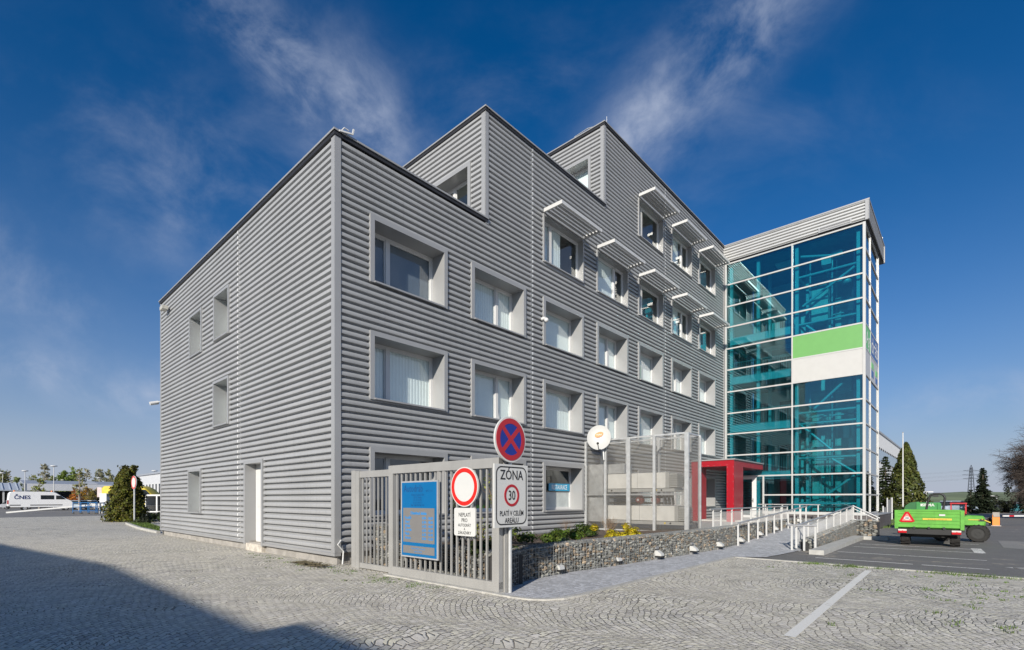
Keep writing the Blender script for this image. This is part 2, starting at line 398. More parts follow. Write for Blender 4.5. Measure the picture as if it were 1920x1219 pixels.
    bp = t.node('ShaderNodeBump'); bp.inputs['Strength'].default_value = .8; bp.inputs['Distance'].default_value = .018; t.l.new(hgt, bp.inputs['Height']); t.l.new(bp.outputs[0], p.inputs['Normal'])
    t.l.new(p.outputs[0], out.inputs[0]); return m
def asphalt_mat(name, base, warm=1.0):
    m = bpy.data.materials.new(name); m.use_nodes = True; t = NT(m.node_tree); t.n.clear()
    out = t.node('ShaderNodeOutputMaterial'); p = t.node('ShaderNodeBsdfPrincipled'); tc = t.node('ShaderNodeTexCoord')
    def noise(sc_, det=5, ro=.6):
        n = t.node('ShaderNodeTexNoise'); n.inputs['Scale'].default_value = sc_; n.inputs['Detail'].default_value = det; n.inputs['Roughness'].default_value = ro
        t.l.new(tc.outputs['Object'], n.inputs['Vector']); return n.outputs['Fac']
    sp = noise(55, 3, .8); bg_ = noise(.6, 6); st = noise(3, 6)
    v = t.m('ADD', base, t.m('MULTIPLY', t.m('SUBTRACT', sp, .5), base * 1.6))
    v = t.m('MULTIPLY', v, t.m('ADD', .72, t.m('MULTIPLY', bg_, .56)))
    v = t.m('MULTIPLY', v, t.m('ADD', .85, t.m('MULTIPLY', st, .3)))
    vor = t.node('ShaderNodeTexVoronoi'); vor.feature = 'DISTANCE_TO_EDGE'; vor.inputs['Scale'].default_value = .22
    wn = t.node('ShaderNodeTexNoise'); wn.inputs['Scale'].default_value = 1.6; wn.inputs['Detail'].default_value = 6; t.l.new(tc.outputs['Object'], wn.inputs['Vector'])
    mv = t.node('ShaderNodeVectorMath'); mv.operation = 'ADD'; t.l.new(tc.outputs['Object'], mv.inputs[0]); t.l.new(wn.outputs['Color'], mv.inputs[1]); t.l.new(mv.outputs[0], vor.inputs['Vector'])
    crack = t.m('MULTIPLY', t.m('SUBTRACT', 1, t.ramp(vor.outputs['Distance'], .0, .012)), t.ramp(noise(.3, 3), .5, .6))
    cc = t.node('ShaderNodeCombineColor'); t.l.new(t.m('MULTIPLY', v, 1.04 * warm), cc.inputs[0]); t.l.new(v, cc.inputs[1]); t.l.new(t.m('MULTIPLY', v, .95 / warm), cc.inputs[2])
    t.l.new(t.mix(crack, cc.outputs[0], (.30, .27, .22, 1)), p.inputs['Base Color'])
    p.inputs['Roughness'].default_value = .8
    b = t.node('ShaderNodeBump'); b.inputs['Strength'].default_value = .5; b.inputs['Distance'].default_value = .006; t.l.new(sp, b.inputs['Height']); t.l.new(b.outputs[0], p.inputs['Normal'])
    t.l.new(p.outputs[0], out.inputs[0]); return m
def paver_mat():
    m = bpy.data.materials.new('small pavers'); m.use_nodes = True; t = NT(m.node_tree); t.n.clear()
    out = t.node('ShaderNodeOutputMaterial'); p = t.node('ShaderNodeBsdfPrincipled'); tc = t.node('ShaderNodeTexCoord')
    mp = t.node('ShaderNodeMapping'); mp.inputs['Rotation'].default_value = (0, 0, rad(-47.8)); t.l.new(tc.outputs['Object'], mp.inputs[0])
    br = t.node('ShaderNodeTexVoronoi'); br.voronoi_dimensions = '2D'; br.inputs['Scale'].default_value = 9; br.inputs['Randomness'].default_value = .35; t.l.new(mp.outputs[0], br.inputs['Vector'])
    be = t.node('ShaderNodeTexVoronoi'); be.voronoi_dimensions = '2D'; be.feature = 'DISTANCE_TO_EDGE'; be.inputs['Scale'].default_value = 9; be.inputs['Randomness'].default_value = .35; t.l.new(mp.outputs[0], be.inputs['Vector'])
    s = t.node('ShaderNodeSeparateColor'); t.l.new(br.outputs['Color'], s.inputs[0])
    no = t.node('ShaderNodeTexNoise'); no.inputs['Scale'].default_value = 20; no.inputs['Detail'].default_value = 5; t.l.new(tc.outputs['Object'], no.inputs['Vector'])
    n2 = t.node('ShaderNodeTexNoise'); n2.inputs['Scale'].default_value = 1.1; n2.inputs['Detail'].default_value = 5; t.l.new(tc.outputs['Object'], n2.inputs['Vector'])
    v = t.m('ADD', t.m('MULTIPLY', s.outputs[0], .18), t.m('ADD', .36, t.m('MULTIPLY', t.m('SUBTRACT', no.outputs['Fac'], .5), .28)))
    v = t.m('MULTIPLY', v, t.m('ADD', .8, t.m('MULTIPLY', n2.outputs['Fac'], .4)))
    cc = t.node('ShaderNodeCombineColor'); t.l.new(t.m('MULTIPLY', v, .98), cc.inputs[0]); t.l.new(v, cc.inputs[1]); t.l.new(t.m('MULTIPLY', v, 1.05), cc.inputs[2])
    k = t.ramp(be.outputs['Distance'], .01, .09)
    t.l.new(t.mix(k, (.28, .265, .24, 1), cc.outputs[0]), p.inputs['Base Color']); p.inputs['Roughness'].default_value = .7
    b = t.node('ShaderNodeBump'); b.inputs['Strength'].default_value = .5; b.inputs['Distance'].default_value = .012; t.l.new(t.m('ADD', k, t.m('MULTIPLY', no.outputs['Fac'], .4)), b.inputs['Height']); t.l.new(b.outputs[0], p.inputs['Normal'])
    t.l.new(p.outputs[0], out.inputs[0]); return m
cobble = cobble_mat(); asph = asphalt_mat('asphalt', .135); asph_far = asphalt_mat('far asphalt', .17); paver = paver_mat()
kerbm = M('kerb concrete', (.40, .39, .36), .85, 0, .14, 5, .5, 60)
paintm = M('road paint', (.62, .61, .57), .75, 0, .2, 14, .3, 60)
grassm = M('grass', (.10, .16, .03), .8, 0, .35, 2, trans=.25, island=.35)
soilm = M('soil', (.10, .07, .05), .95, 0, .4, 9, 1, 25)

# ------------------------------------------------------------------ ground
def flat(pts, z, name, mat, uv=True):
    m = MB(); P = [W(a, b, z) if uv else Vector((a, b, z)) for a, b in pts]
    m.add(P, [tuple(range(len(P)))])
    return structure(name, m, mat)
m = MB(); m.quad((-1800, -300, -.03), (1800, -300, -.03), (1800, 2500, -.03), (-1800, 2500, -.03)); structure('ground', m, asph_far)
flat([(-34, -52), (8.4, -52), (8.4, 70), (-34, 70)][::-1], 0, 'cobbled_yard', cobble)
flat([(8.45, 6.6), (8.45, 70), (60, 70), (60, 5.0), (27.0, 5.0), (20, 6)], -.008, 'asphalt_lot', asph)
# paved footpath along the stone wall, rounded at its near end
path = [(.55, 4.6), (-.02, 5.6), (-.02, 6.05), (.02, 6.3), (.16, 6.5), (.42, 6.63), (.9, 6.68), (8.45, 6.68), (9.0, 7.45), (10.2, 7.6), (11.6, 7.7), (11.6, 5.2)]
flat(path, .010, 'footpath', paver)
m = MB()
kl = [(-.07, 5.62), (-.07, 6.08), (-.02, 6.36), (.12, 6.57), (.38, 6.72), (.9, 6.78), (8.42, 6.78)]
kp = [W(*a) for a in kl]; L_ = []
for i, p in enumerate(kp):
    d = (kp[min(i + 1, len(kp) - 1)] - kp[max(i - 1, 0)]).normalized(); s_ = d.cross(Z) * .055; L_.append((p - s_, p + s_))
for (a, b), (c, d) in zip(L_, L_[1:]):
    for q in ((a, b, d, c), ): m.add([x + Z * .026 for x in q] + [x - Z * .03 for x in q], [(0, 1, 2, 3), (0, 4, 5, 1), (1, 5, 6, 2), (2, 6, 7, 3), (3, 7, 4, 0)])
structure('path_kerb', m, kerbm)
m = MB(); m.bar(W(8.47, 6.72, -.01), W(8.47, 70, -.01), .12, .06); structure('yard_kerb', m, kerbm)
flat([(17.6, 12.6), (21.5, 12.6), (21, 16), (14.3, 16)], -.003, 'asphalt_patch', asphalt_mat('pale asphalt', .21))
# painted lines
def worn_paint(name, cover):
    m = bpy.data.materials.new(name); m.use_nodes = True; t = NT(m.node_tree); t.n.clear()
    out = t.node('ShaderNodeOutputMaterial'); p = t.node('ShaderNodeBsdfPrincipled'); tr = t.node('ShaderNodeBsdfTransparent'); tc = t.node('ShaderNodeTexCoord')
    no = t.node('ShaderNodeTexNoise'); no.inputs['Scale'].default_value = 16; no.inputs['Detail'].default_value = 8; no.inputs['Roughness'].default_value = .75; t.l.new(tc.outputs['Object'], no.inputs['Vector'])
    n2 = t.node('ShaderNodeTexNoise'); n2.inputs['Scale'].default_value = 1.5; t.l.new(tc.outputs['Object'], n2.inputs['Vector'])
    p.inputs['Base Color'].default_value = (.68, .67, .63, 1); p.inputs['Roughness'].default_value = .7
    f = t.ramp(t.m('ADD', no.outputs['Fac'], t.m('MULTIPLY', t.m('SUBTRACT', n2.outputs['Fac'], .5), .3)), cover, cover + .09)
    mx = t.node('ShaderNodeMixShader'); t.l.new(f, mx.inputs[0]); t.l.new(tr.outputs[0], mx.inputs[1]); t.l.new(p.outputs[0], mx.inputs[2]); t.l.new(mx.outputs[0], out.inputs[0]); return m
wp = worn_paint('worn paint', .37); wp2 = worn_paint('yard paint', .30)
m = MB()
def line(mb, u0, n0, u1, n1, wd, z):
    p, q = W(u0, n0, z), W(u1, n1, z); d = (q - p).normalized(); s = d.cross(Z) * wd / 2
    mb.quad(p - s, p + s, q + s, q - s)
line(m, .38, 10.09, 7.8, 9.99, .13, .004); structure('yard_marking', m, wp2)
m = MB()
line(m, 9.98, 8.5, 9.98, 10.66, .1, -.004); line(m, 9.98, 10.83, 9.98, 12.07, .1, -.004); line(m, 12.3, 8.66, 12.3, 12.08, .1, -.004)
line(m, 14.7, 8.7, 14.7, 12.05, .1, -.004); line(m, 16.1, 8.75, 16.1, 11.95, .1, -.004); line(m, 14.75, 11.98, 16.55, 11.9, .26, -.004)
line(m, 18.6, 9.2, 18.6, 12.0, .1, -.004); line(m, 21.2, 9.2, 21.2, 12.0, .1, -.004)
line(m, 10.75, 12.5, 10.75, 14.6, .12, -.004); m.add([W(10.5, 12.9, -.004), W(10.75, 12.35, -.004), W(11.0, 12.9, -.004)], [(0, 1, 2)])
structure('parking_markings', m, wp)
# light concrete kerb beside the right stone wall
m = MB()
m.fbox(FR, 10.85, 18.6, 8.16, 8.55, -.02, .13); m.fbox(FR, 18.6, 19.0, 8.16, 9.35, -.02, .125)
structure('concrete_kerb', m, M('pale concrete', (.40, .395, .37), .85, 0, .1, 4, .4, 60))
# sloping walk and the landing
m = MB()
P = [W(11.6, 5.2, .012), W(11.6, 7.72, .012), W(22, 7.72, .5), W(22, 5.2, .5)]
m.add(P + [p - Z * .6 for p in P], [(0, 1, 2, 3), (1, 5, 6, 2), (2, 6, 7, 3), (0, 4, 5, 1)][:2]); structure('ramp', m, paver)
m = MB(); m.fbox(FR, 22, 27.05, 0.06, 8.1, -.05, .5); m.fbox(FR, 12.3, 22, .06, 5.15, -.05, .42)
structure('landing', m, M('landing slabs', (.36, .35, .33), .8, 0, .12, 4))
m = MB(); m.add([W(.75, .1, .36), W(.75, 4.9, .52), W(12.3, 5.2, .56), W(12.3, .1, .38)], [(0, 1, 2, 3)]); structure('planting_bed', m, soilm)
# distant rise
m = MB(); nx = 40
for i in range(nx):
    for j in range(3): pass
pr = [(300, -1), (330, 2.5), (420, 7), (700, 6), (1500, 5)]
vs = []; fs = []
for i in range(nx + 1):
    x = -900 + 1800 * i / nx
    for y, z in pr: vs.append((x * y / 400, y, z + (1.2 * math.sin(i * .9) + .8 * math.sin(i * 2.3) if z > 0 else 0)))
for i in range(nx):
    for j in range(4): a = i * 5 + j; fs.append((a, a + 5, a + 6, a + 1))
m.add(vs, fs, True); structure('hill', m, M('field', (.13, .16, .08), .95, 0, .3, .02))
# lawn strips
def blades(mb, pts_fn, n, h, wd, rr):
    for _ in range(n):
        p = pts_fn(); t = rr.random() * math.tau; s = Vector((math.cos(t), math.sin(t), 0)) * wd
        l = Vector((rr.uniform(-1, 1), rr.uniform(-1, 1), 0)) * h * .5; hh = h * rr.uniform(.5, 1.2)
        mb.add([p - s, p + s, p + l + Z * hh], [(0, 1, 2)])
r2 = random.Random(5)
m = MB()
bed = [gp(238, 31.0 + 2), gp(262, 27.6), gp(297, 24.2), gp(300, 28), gp(275, 33.6)]
def in_bed():
    while True:
        a = r2.random(); b = r2.random()
        p = bed[0].lerp(bed[2], a).lerp(bed[4].lerp(bed[3], a), b); return p
blades(m, in_bed, 2600, .16, .02, r2)
tag(obj('grass', m, grassm), 'strip of green grass behind the kerb beside the left end of the grey building', 'grass', kind='stuff')
m = MB(); P = bed
for a, b in ((0, 1), (1, 2)): m.bar(P[a] + Z * .04, P[b] + Z * .04, .16, .14)
structure('bed_kerb', m, kerbm)
m = MB(); m.add([bed[0] + Z * .03, bed[1] + Z * .03, bed[2] + Z * .03, bed[3] + Z * .03, bed[4] + Z * .03], [(0, 1, 2, 3, 4)]); structure('bed_soil', m, soilm)
m = MB()
for k in range(42):
    c = W(8.36 + r2.uniform(-.06, .07), 8.6 + abs(r2.gauss(0, 1)) * 2.6 + (0 if r2.random() < .6 else r2.random() * 6), 0)
    sz = r2.uniform(.05, .22)
    blades(m, lambda: c + Vector((r2.gauss(0, sz), r2.gauss(0, sz * .7), 0)), int(45 * sz / .1), .045, .007, r2)
for k in range(70):
    uu = r2.uniform(1, 8); nn = r2.gauss(12.3, 1.4)
    c = W(uu, nn, 0); blades(m, lambda: c + Vector((r2.gauss(0, .05), r2.gauss(0, .05), 0)), 14, .04, .008, r2)
for k in range(60):
    c = W(-.25 - abs(r2.gauss(0, .35)), r2.uniform(-4.5, 4.6), 0); blades(m, lambda: c + Vector((r2.gauss(0, .07), r2.gauss(0, .07), 0)), 14, .035, .007, r2)
tag(obj('weeds', m, grassm), 'small green weeds growing in the joints along the kerb and the gate', 'weeds', kind='stuff')
blades_mat = grassm
m = MB()
def f(): p = W(r2.uniform(28, 75), r2.uniform(7, 8.4), 0); return p
blades(m, f, 1800, .12, .03, r2)
def f(): return W(r2.uniform(33, 37), r2.uniform(17, 30), 0)
blades(m, f, 1500, .12, .03, r2)
tag(obj('verge', m, grassm), 'grass verge between the dark plinth of the glass tower and the pale hall', 'grass', kind='stuff')

# ------------------------------------------------------------------ the grey office building
CB, T1, T2, T3, S2, S3, LB, UT = .355, 10.83, 14.47, 18.03, 5.28, 12.53, 16.12, 27.1
PER, AMP = .1757, .096
PROF = [(0, 0), (.10, 0), (.118, .015), (.13, .12), (.19, .88), (.2, .98), (.218, 1), (.68, 1), (.705, .985), (.735, .9), (.945, .1), (.975, .015)]
def corr(mb, F, a0, a1, z0, z1, holes=(), off=0.0, back=-.076):
    """corrugated sheet with its ribs running along the facade, cut out at the openings"""
    xs = sorted({a0, a1, *[x for h in holes for x in h[:2] if a0 < x < a1]})
    zs = sorted({z0, z1, *[z for h in holes for z in h[2:] if z0 < z < z1]})
    def prof(z):
        t = (z / PER) % 1.0
        pts = PROF + [(1, 0)]
        for (t0, o0), (t1, o1) in zip(pts, pts[1:]):
            if t0 <= t <= t1: return o0 + (o1 - o0) * (t - t0) / (t1 - t0)
        return 0
    # merge open columns: for each z band, runs of x that are not in a hole
    for zb, zt in zip(zs, zs[1:]):
        zm = (zb + zt) / 2
        runs = []; cur = None
        for xa, xb in zip(xs, xs[1:]):
            xm = (xa + xb) / 2
            inside = any(h[0] < xm < h[1] and h[2] < zm < h[3] for h in holes)
            if inside: cur = None
            elif cur is None: cur = [xa, xb]; runs.append(cur)
            else: cur[1] = xb
        lv = [zb]
        k = math.floor(zb / PER)
        while k * PER < zt:
            for t, _ in PROF:
                z = (k + t) * PER
                if zb + 1e-4 < z < zt - 1e-4: lv.append(z)
            k += 1
        lv.append(zt)
        for xa, xb in runs:
            vs = []
            for z in lv:
                o = back + AMP * prof(z) + off
                vs += [F.pt(xa, o, z), F.pt(xb, o, z)]
            mb.add(vs, [(2 * i, 2 * i + 1, 2 * i + 3, 2 * i + 2) for i in range(len(lv) - 1)], True)
PIT, WW, UX0 = 3.6454, 2.651, .9554
ROWS = [(1.21, 3.03), (4.32, 6.11), (7.42, 9.18), (10.51, 12.26), (14.31, 16.1)]
RWIN = []
for c in range(7):
    for r in range(5):
        if r == 3 and c < 2 or r == 4 and c < 4: continue
        RWIN.append((c, r, UX0 + PIT * c, UX0 + PIT * c + WW, *ROWS[r]))
LWIN = [(10.15, 11.7, 7.36, 9.05), (7.24, 8.8, 7.44, 9.1), (7.28, 8.86, 4.3, 5.95), (10.25, 11.86, 1.12, 2.84)]
DOOR = (4.36, 5.87, .25, 2.9)
bld = thing('office_building', 'long grey office building clad in corrugated metal with a stepped roof', 'building', W(0, 0, 0))
holesR = [(a + .06, b - .06, z0, z1 - .06) for c, r, a, b, z0, z1 in RWIN]
holesL = [(a + .05, b - .05, z0, z1 - .05) for a, b, z0, z1 in LWIN] + [(DOOR[0] + .05, DOOR[1] - .05, 0, DOOR[3] - .05)]
m = MB()
corr(m, FR, 0, S2, CB, T1, holesR); corr(m, FR, S2, S3, CB, T2, holesR); corr(m, FR, S3, 33, CB, T3, holesR)
obj('long_facade', m, clad, bld)
m = MB(); corr(m, FL, 0, LB, CB - .09, T1, holesL); obj('gable_facade', m, clad, bld)
SW2 = (-3.4, -.69, 11.05, 13.03); SW3 = (-3.3, -.67, 14.6, 16.94)
for nm, u, zb, zt, hw in (('upper_facade', S2, T1 - .1, T2, SW2), ('upper_facade', S3, T2 - .1, T3, SW3)):
    m = MB(); corr(m, FT(u), -LB, 0, zb, zt, [(hw[0] + .06, hw[1] - .06, hw[2], hw[3] - .06)]); obj(nm, m, clad, bld)
# roofs, hidden walls
m = MB()
for u0, u1, t in ((0, S2, T1), (S2, S3, T2), (S3, 33, T3)): m.fbox(FR, u0 + .02, u1 + .1, -LB + .02, -.04, t - .25, t - .08)
m.fbox(FR, 0.05, 33, -LB, -LB + .1, -.1, T1 - .3); m.fbox(FR, S2 + .05, 33, -LB, -LB + .1, T1 - .3, T2 - .3); m.fbox(FR, S3 + .05, 33, -LB, -LB + .1, T2 - .3, T3 - .3)
m.fbox(FR, 32.9, 33, -LB, 0, -.1, T3 - .3)
obj('roof', m, M('roof felt', (.12, .12, .12), .9), bld)
m = MB()
m.fbox(FR, .16, 33, -.4, -.09, -.2, CB + .02); m.fbox(FL, .09, DOOR[0] + .12, -.4, -.09, -.2, CB - .06); m.fbox(FL, DOOR[1] - .12, LB - .05, -.4, -.09, -.2, CB - .06)
obj('plinth', m, render_, bld)
m = MB(); m.fbox(FL, DOOR[0] + .12, DOOR[1] - .12, -.45, .03, -.2, .23); obj('door_step', m, M('pale stone step', (.48, .44, .38), .85, 0, .2, 8, .5), bld)
# copings: dark strip under a thin pale flashing
cop = MB(); fl_ = MB()
def coping(F, a0, a1, z, o=.0):
    cop.fbox(F, a0, a1, -.12 + o, .055 + o, z - .11, z - .012); fl_.fbox(F, a0 - .02, a1 + .02, -.14 + o, .085 + o, z - .012, z + .035)
coping(FR, -.06, S2 + .05, T1); coping(FL, -.06, LB + .06, T1)
coping(FR, S2 - .06, S3 + .05, T2); coping(FT(S2), -LB, .057, T2, .003)
coping(FR, S3 - .06, UT - .1, T3); coping(FT(S3), -LB, .057, T3, .003)
obj('coping', cop, dark, bld); obj('roof_flashing', fl_, trimw, bld)
def trim_piece(*boxes):
    c = MB()
    for bx in boxes: c.fbox(*bx)
    obj('corner_trim', c, trimw, bld)
# corner trims: two flanges meeting on the corner
trim_piece((FR, -.036, .13, -.01, .036, CB - .02, T1 - .1), (FL, -.033, .15, -.01, .036, CB - .06, T1 - .1))
trim_piece((FL, LB - .11, LB, -.1, .036, CB - .06, T1 - .1))
for u, z0, z1 in ((S2, T1 + .02, T2 - .1), (S3, T2 + .02, T3 - .1)):
    trim_piece((FR, u - .036, u + .1, -.01, .036, z0 - .18, z1), (FT(u), -.17, .033, -.01, .036, z0 - .02, z1))
trim_piece((FR, UT - .1, UT + .06, -.01, .05, 3.8, T3 - .12))
seam_m = M('seam strip', (.74, .74, .73), .35, .1)
for F, a, z0, z1 in ((FR, 7.65, CB, T2 - .1), (FR, 18.47, CB, T3 - .1), (FL, 6.475, CB - .06, T1 - .1)):
    m = MB(); corr(m, F, a - .035, a + .035, z0, z1, (), .006); obj('seam', m, seam_m, bld)
m = MB(); m.fbox(FR, -.05, 33, -.12, .05, CB - .05, CB + .02); m.fbox(FL, -.047, DOOR[0] + .05, -.12, .05, CB - .13, CB - .055); m.fbox(FL, DOOR[1] - .05, LB, -.12, .05, CB - .13, CB - .055)
obj('base_flashing', m, trim, bld)
# rooms behind the windows
def ustart(z): return .5 if z < 9.9 else (S2 + .4 if z < 13.9 else S3 + .4)
m = MB()
for z in (.3, 3.55, 6.65, 9.75, 13.4): m.fbox(FR, ustart(z), 33, -6, -.75, z - .3, z)
obj('room_floor', m, roomd, bld)
m = MB()
for za, zb in ((0, 9.4), (9.4, 13.0), (13.0, 17.5)): m.fbox(FR, ustart(zb), 33, -6.15, -6, za, zb)
for u in (4.5, 8.1, 11.8, 15.4, 19.1, 22.7, 26.4): m.fbox(FR, u - .05, u + .05, -6, -.8, 0, 9.4 if u < 6 else (13.0 if u < 13 else 16.8))
for z in (3.2, 6.3, 9.4, 13.0, 16.9): m.fbox(FR, ustart(z), 33, -5.95, -.78, z, z + .04)
obj('room_wall', m, roomw, bld)

def window(F, a0, a1, z0, z1, depth, trimw_, splits, blind=None, cover=1.0, open_pane=False, sill=True, name='window', proud=.06, slide=None):
    """white framed window deep in a metal surround; splits = mullion positions 0..1"""
    t = trimw_; i0, i1, k0, k1 = a0 + t, a1 - t, z0 + .02, z1 - t
    sf = MB(); y0, y1 = -depth, -depth + .07; fw = .075
    sf.fbox(F, i0, i1, y0, y1, k0, k0 + fw); sf.fbox(F, i0, i1, y0, y1, k1 - fw, k1)
    sf.fbox(F, i0, i0 + fw, y0 + .002, y1 - .002, k0 + fw, k1 - fw); sf.fbox(F, i1 - fw, i1, y0 + .002, y1 - .002, k0 + fw, k1 - fw)
    cuts = [i0 + fw] + [i0 + (i1 - i0) * s for s in splits] + [i1 - fw]
    for s in splits:
        x = i0 + (i1 - i0) * s; sf.fbox(F, x - .065, x + .065, y0 - .002, y1 + .012, k0 + fw, k1 - fw)
    # thin sash beads
    for xa, xb in zip(cuts, cuts[1:]):
        xa += .065 if xa > i0 + .1 else 0; xb -= .065 if xb < i1 - .1 else 0
        b = .035
        sf.fbox(F, xa, xb, y0 + .01, y1 - .02, k0 + fw, k0 + fw + b); sf.fbox(F, xa, xb, y0 + .01, y1 - .02, k1 - fw - b, k1 - fw)
        sf.fbox(F, xa, xa + b, y0 + .012, y1 - .022, k0 + fw + b, k1 - fw - b); sf.fbox(F, xb - b, xb, y0 + .012, y1 - .022, k0 + fw + b, k1 - fw - b)
    wn = obj(name, sf, white, bld)
    p = MB(); p.fbox(F, i0 + fw, i1 - fw, y0 + .022, y0 + .030, k0 + fw, k1 - fw); obj('pane', p, winglass, wn)
    s = MB()
    s.fbox(F, a0, i0, -.04, proud, z0 - .03, z1); s.fbox(F, i1, a1, -.04, proud, z0 - .03, z1); s.fbox(F, i0, i1, -.04, proud - .001, k1, z1)
    s.fbox(F, i0 - .03, i0, -depth, -.04, z0, z1); s.fbox(F, i1, i1 + .03, -depth, -.04, z0, z1); s.fbox(F, i0, i1, -depth, -.04, k1, k1 + .03)
    obj('surround', s, trimw, wn)
    s = MB(); s.fbox(F, i0, i1, -depth, proud + .03, z0 - .025, z0 + .018); obj('sill', s, trim, wn)
    if blind:
        b = MB()
        lo = k1 - fw - (k1 - k0 - 2 * fw) * cover
        spans = [(i0 + fw, i1 - fw)] if slide is None else [slide]
        for xa, xb in spans: b.fbox(F, xa, xb, y0 - .03, y0 - .015, lo, k1 - fw + .05)
        obj('blind', b, blind, wn)
    if open_pane:      # tilted casement leaning inwards at its top
        b = MB(); xa = cuts[-2] + .07; xb = cuts[-1] - .0
        P = lambda a, o, z: F.pt(a, o, z)
        for (p0, p1) in ((xa, xa + .06), (xb - .06, xb)):
            b.hexa([P(p0, y1 - .03, k0 + fw), P(p1, y1 - .03, k0 + fw), P(p1, y1 + .02, k0 + fw), P(p0, y1 + .02, k0 + fw),
                    P(p0, y1 - .22, k1 - fw), P(p1, y1 - .22, k1 - fw), P(p1, y1 - .17, k1 - fw), P(p0, y1 - .17, k1 - fw)])
        obj('tilted_sash', b, white, wn)
    return wn
shade_m = M('shaded louvre metal', (.38, .38, .376), .4, .25, .05, 3)  # darker copy of the beam metal, with the louvres' underside shade in its colour
def sunshade(a0, a1, z):
    m = MB(); d = .9; h = .13
    m.fbox(FR, a0, a0 + .06, .06, d, z - h, z); m.fbox(FR, a1 - .06, a1, .06, d, z - h, z); m.fbox(FR, a0 + .06, a1 - .06, d - .07, d - .002, z - h, z - .001)
    sh = obj('sunshade', m, M('lit beam metal', (.56, .56, .55), .4, .15, .04, 2), bld); m = MB()  # lighter copy of the same metal for the sunlit beams
    for k in range(5):
        o = .10 + k * .155
        q = FR.pt
        c0, c1 = a0 + .06, a1 - .06
        zt = z - .035; zb = z - h + .012; e = .016
        m.hexa([q(c0, o + .15, zb), q(c1, o + .15, zb), q(c1, o, zt - e), q(c0, o, zt - e), q(c0, o + .15, zb + e), q(c1, o + .15, zb + e), q(c1, o, zt), q(c0, o, zt)])
    m.tube(FR.pt(a1 - .03, .2, z - h), FR.pt(a1 - .06, -.15, z - .55), .014, seg=6)
    obj('louvre', m, shade_m, sh)
for c, r, a0, a1, z0, z1 in RWIN:
    even = c % 2 == 0
    if r < 3:
        sp = [.32 if c == 0 else .2] if even else [.66]
        if r == 2 and c == 0: window(FR, a0, a1, z0, z1, .57, .13, sp, blind_d, 1.0)
        elif c == 4 and r == 2: window(FR, a0, a1, z0, z1, .57, .13, sp, blind_v, 1.0)
        elif c == 2 and r == 0: window(FR, a0, a1, z0, z1, .57, .13, [], blind_h, .0)
        elif r == 0 and c < 2: window(FR, a0, a1, z0, z1, .57, .13, sp, None)
        else: window(FR, a0, a1, z0, z1, .57, .13, sp, blind_v if (c + r) % 2 else blind_h, 1.0, open_pane=(c == 1 and r == 1))
    else:
        sp = [.26] if even else [.68]
        x0, x1 = a0 + .1, a1 - .1
        window(FR, a0, a1, z0, z1, .26, .065, sp, blind_v if c in (2, 3, 5) else None, 1.0 if c in (2, 3) else .9, slide=(a0 + .2, a0 + (a1 - a0) * (.55 if c != 3 else .7)))
        sunshade(a0 + .0, a1 + .03, z1 + .17)
for i, (a0, a1, z0, z1) in enumerate(LWIN): window(FL, a0, a1, z0, z1, .57, .09, [], blind_h, 1.0)
window(FT(S2), SW2[0], SW2[1], SW2[2], SW2[3], .5, .13, [.5], None); window(FT(S3), SW3[0], SW3[1], SW3[2], SW3[3], .5, .13, [.5], blind_h, .6)
# side door on the gable
a0, a1, z0, z1 = DOOR
m = MB(); q = .11
m.fbox(FL, a0, a0 + q, -.04, .06, z0 - .06, z1); m.fbox(FL, a1 - q, a1, -.04, .06, z0 - .06, z1); m.fbox(FL, a0 + q, a1 - q, -.04, .059, z1 - q, z1)
m.fbox(FL, a0 + q - .03, a0 + q, -.36, -.04, z0 - .06, z1); m.fbox(FL, a1 - q, a1 - q + .03, -.36, -.04, z0 - .06, z1); m.fbox(FL, a0 + q, a1 - q, -.36, -.04, z1 - q, z1 - q + .03)
dr = MB(); dr.fbox(FL, a0 + q, a1 - q, -.36, -.29, z0, z1 - q)
dr.fbox(FL, a0 + q + .15, a1 - q - .15, -.29, -.275, z0 + .2, z0 + 1.0); dr.fbox(FL, a0 + q + .15, a1 - q - .15, -.29, -.275, z0 + 1.15, z1 - q - .2)
door = obj('door', dr, white, bld); obj('surround', m, trimw, door)
m = MB(); m.fbox(FL, a0 + q + .05, a0 + q + .09, -.275, -.24, z0 + .95, z0 + 1.2); m.tube(FL.pt(a0 + q + .07, -.23, z0 + 1.1), FL.pt(a0 + q + .22, -.23, z0 + 1.1), .014); obj('handle', m, black, door)
# blue lettering strip inside the ground floor window
wn = [o for o in bld.children if o.name.startswith('window')]
m = MB(); a0 = UX0 + 2 * PIT
m.fbox(FR, a0 + 1.0, a0 + 2.4, -.495, -.488, 1.98, 2.28); st = obj('window_sign', m, M('cyan film', (.02, .32, .55), .4), bld)
m = MB(); text(m, FR, 'RESTAURACE', a0 + 1.7, -.485, 2.12, .26, .66, bold=.004); obj('lettering', m, M('sign white ink', (.75, .8, .82), .5), st)
m = MB(); m.fbox(FR, a0 + .21, a1 if False else a0 + 2.44, -.545, -.54, 1.3, 1.93)
obj('frosted_film', m, M('frosted film', (.55, .57, .56), .6), bld)

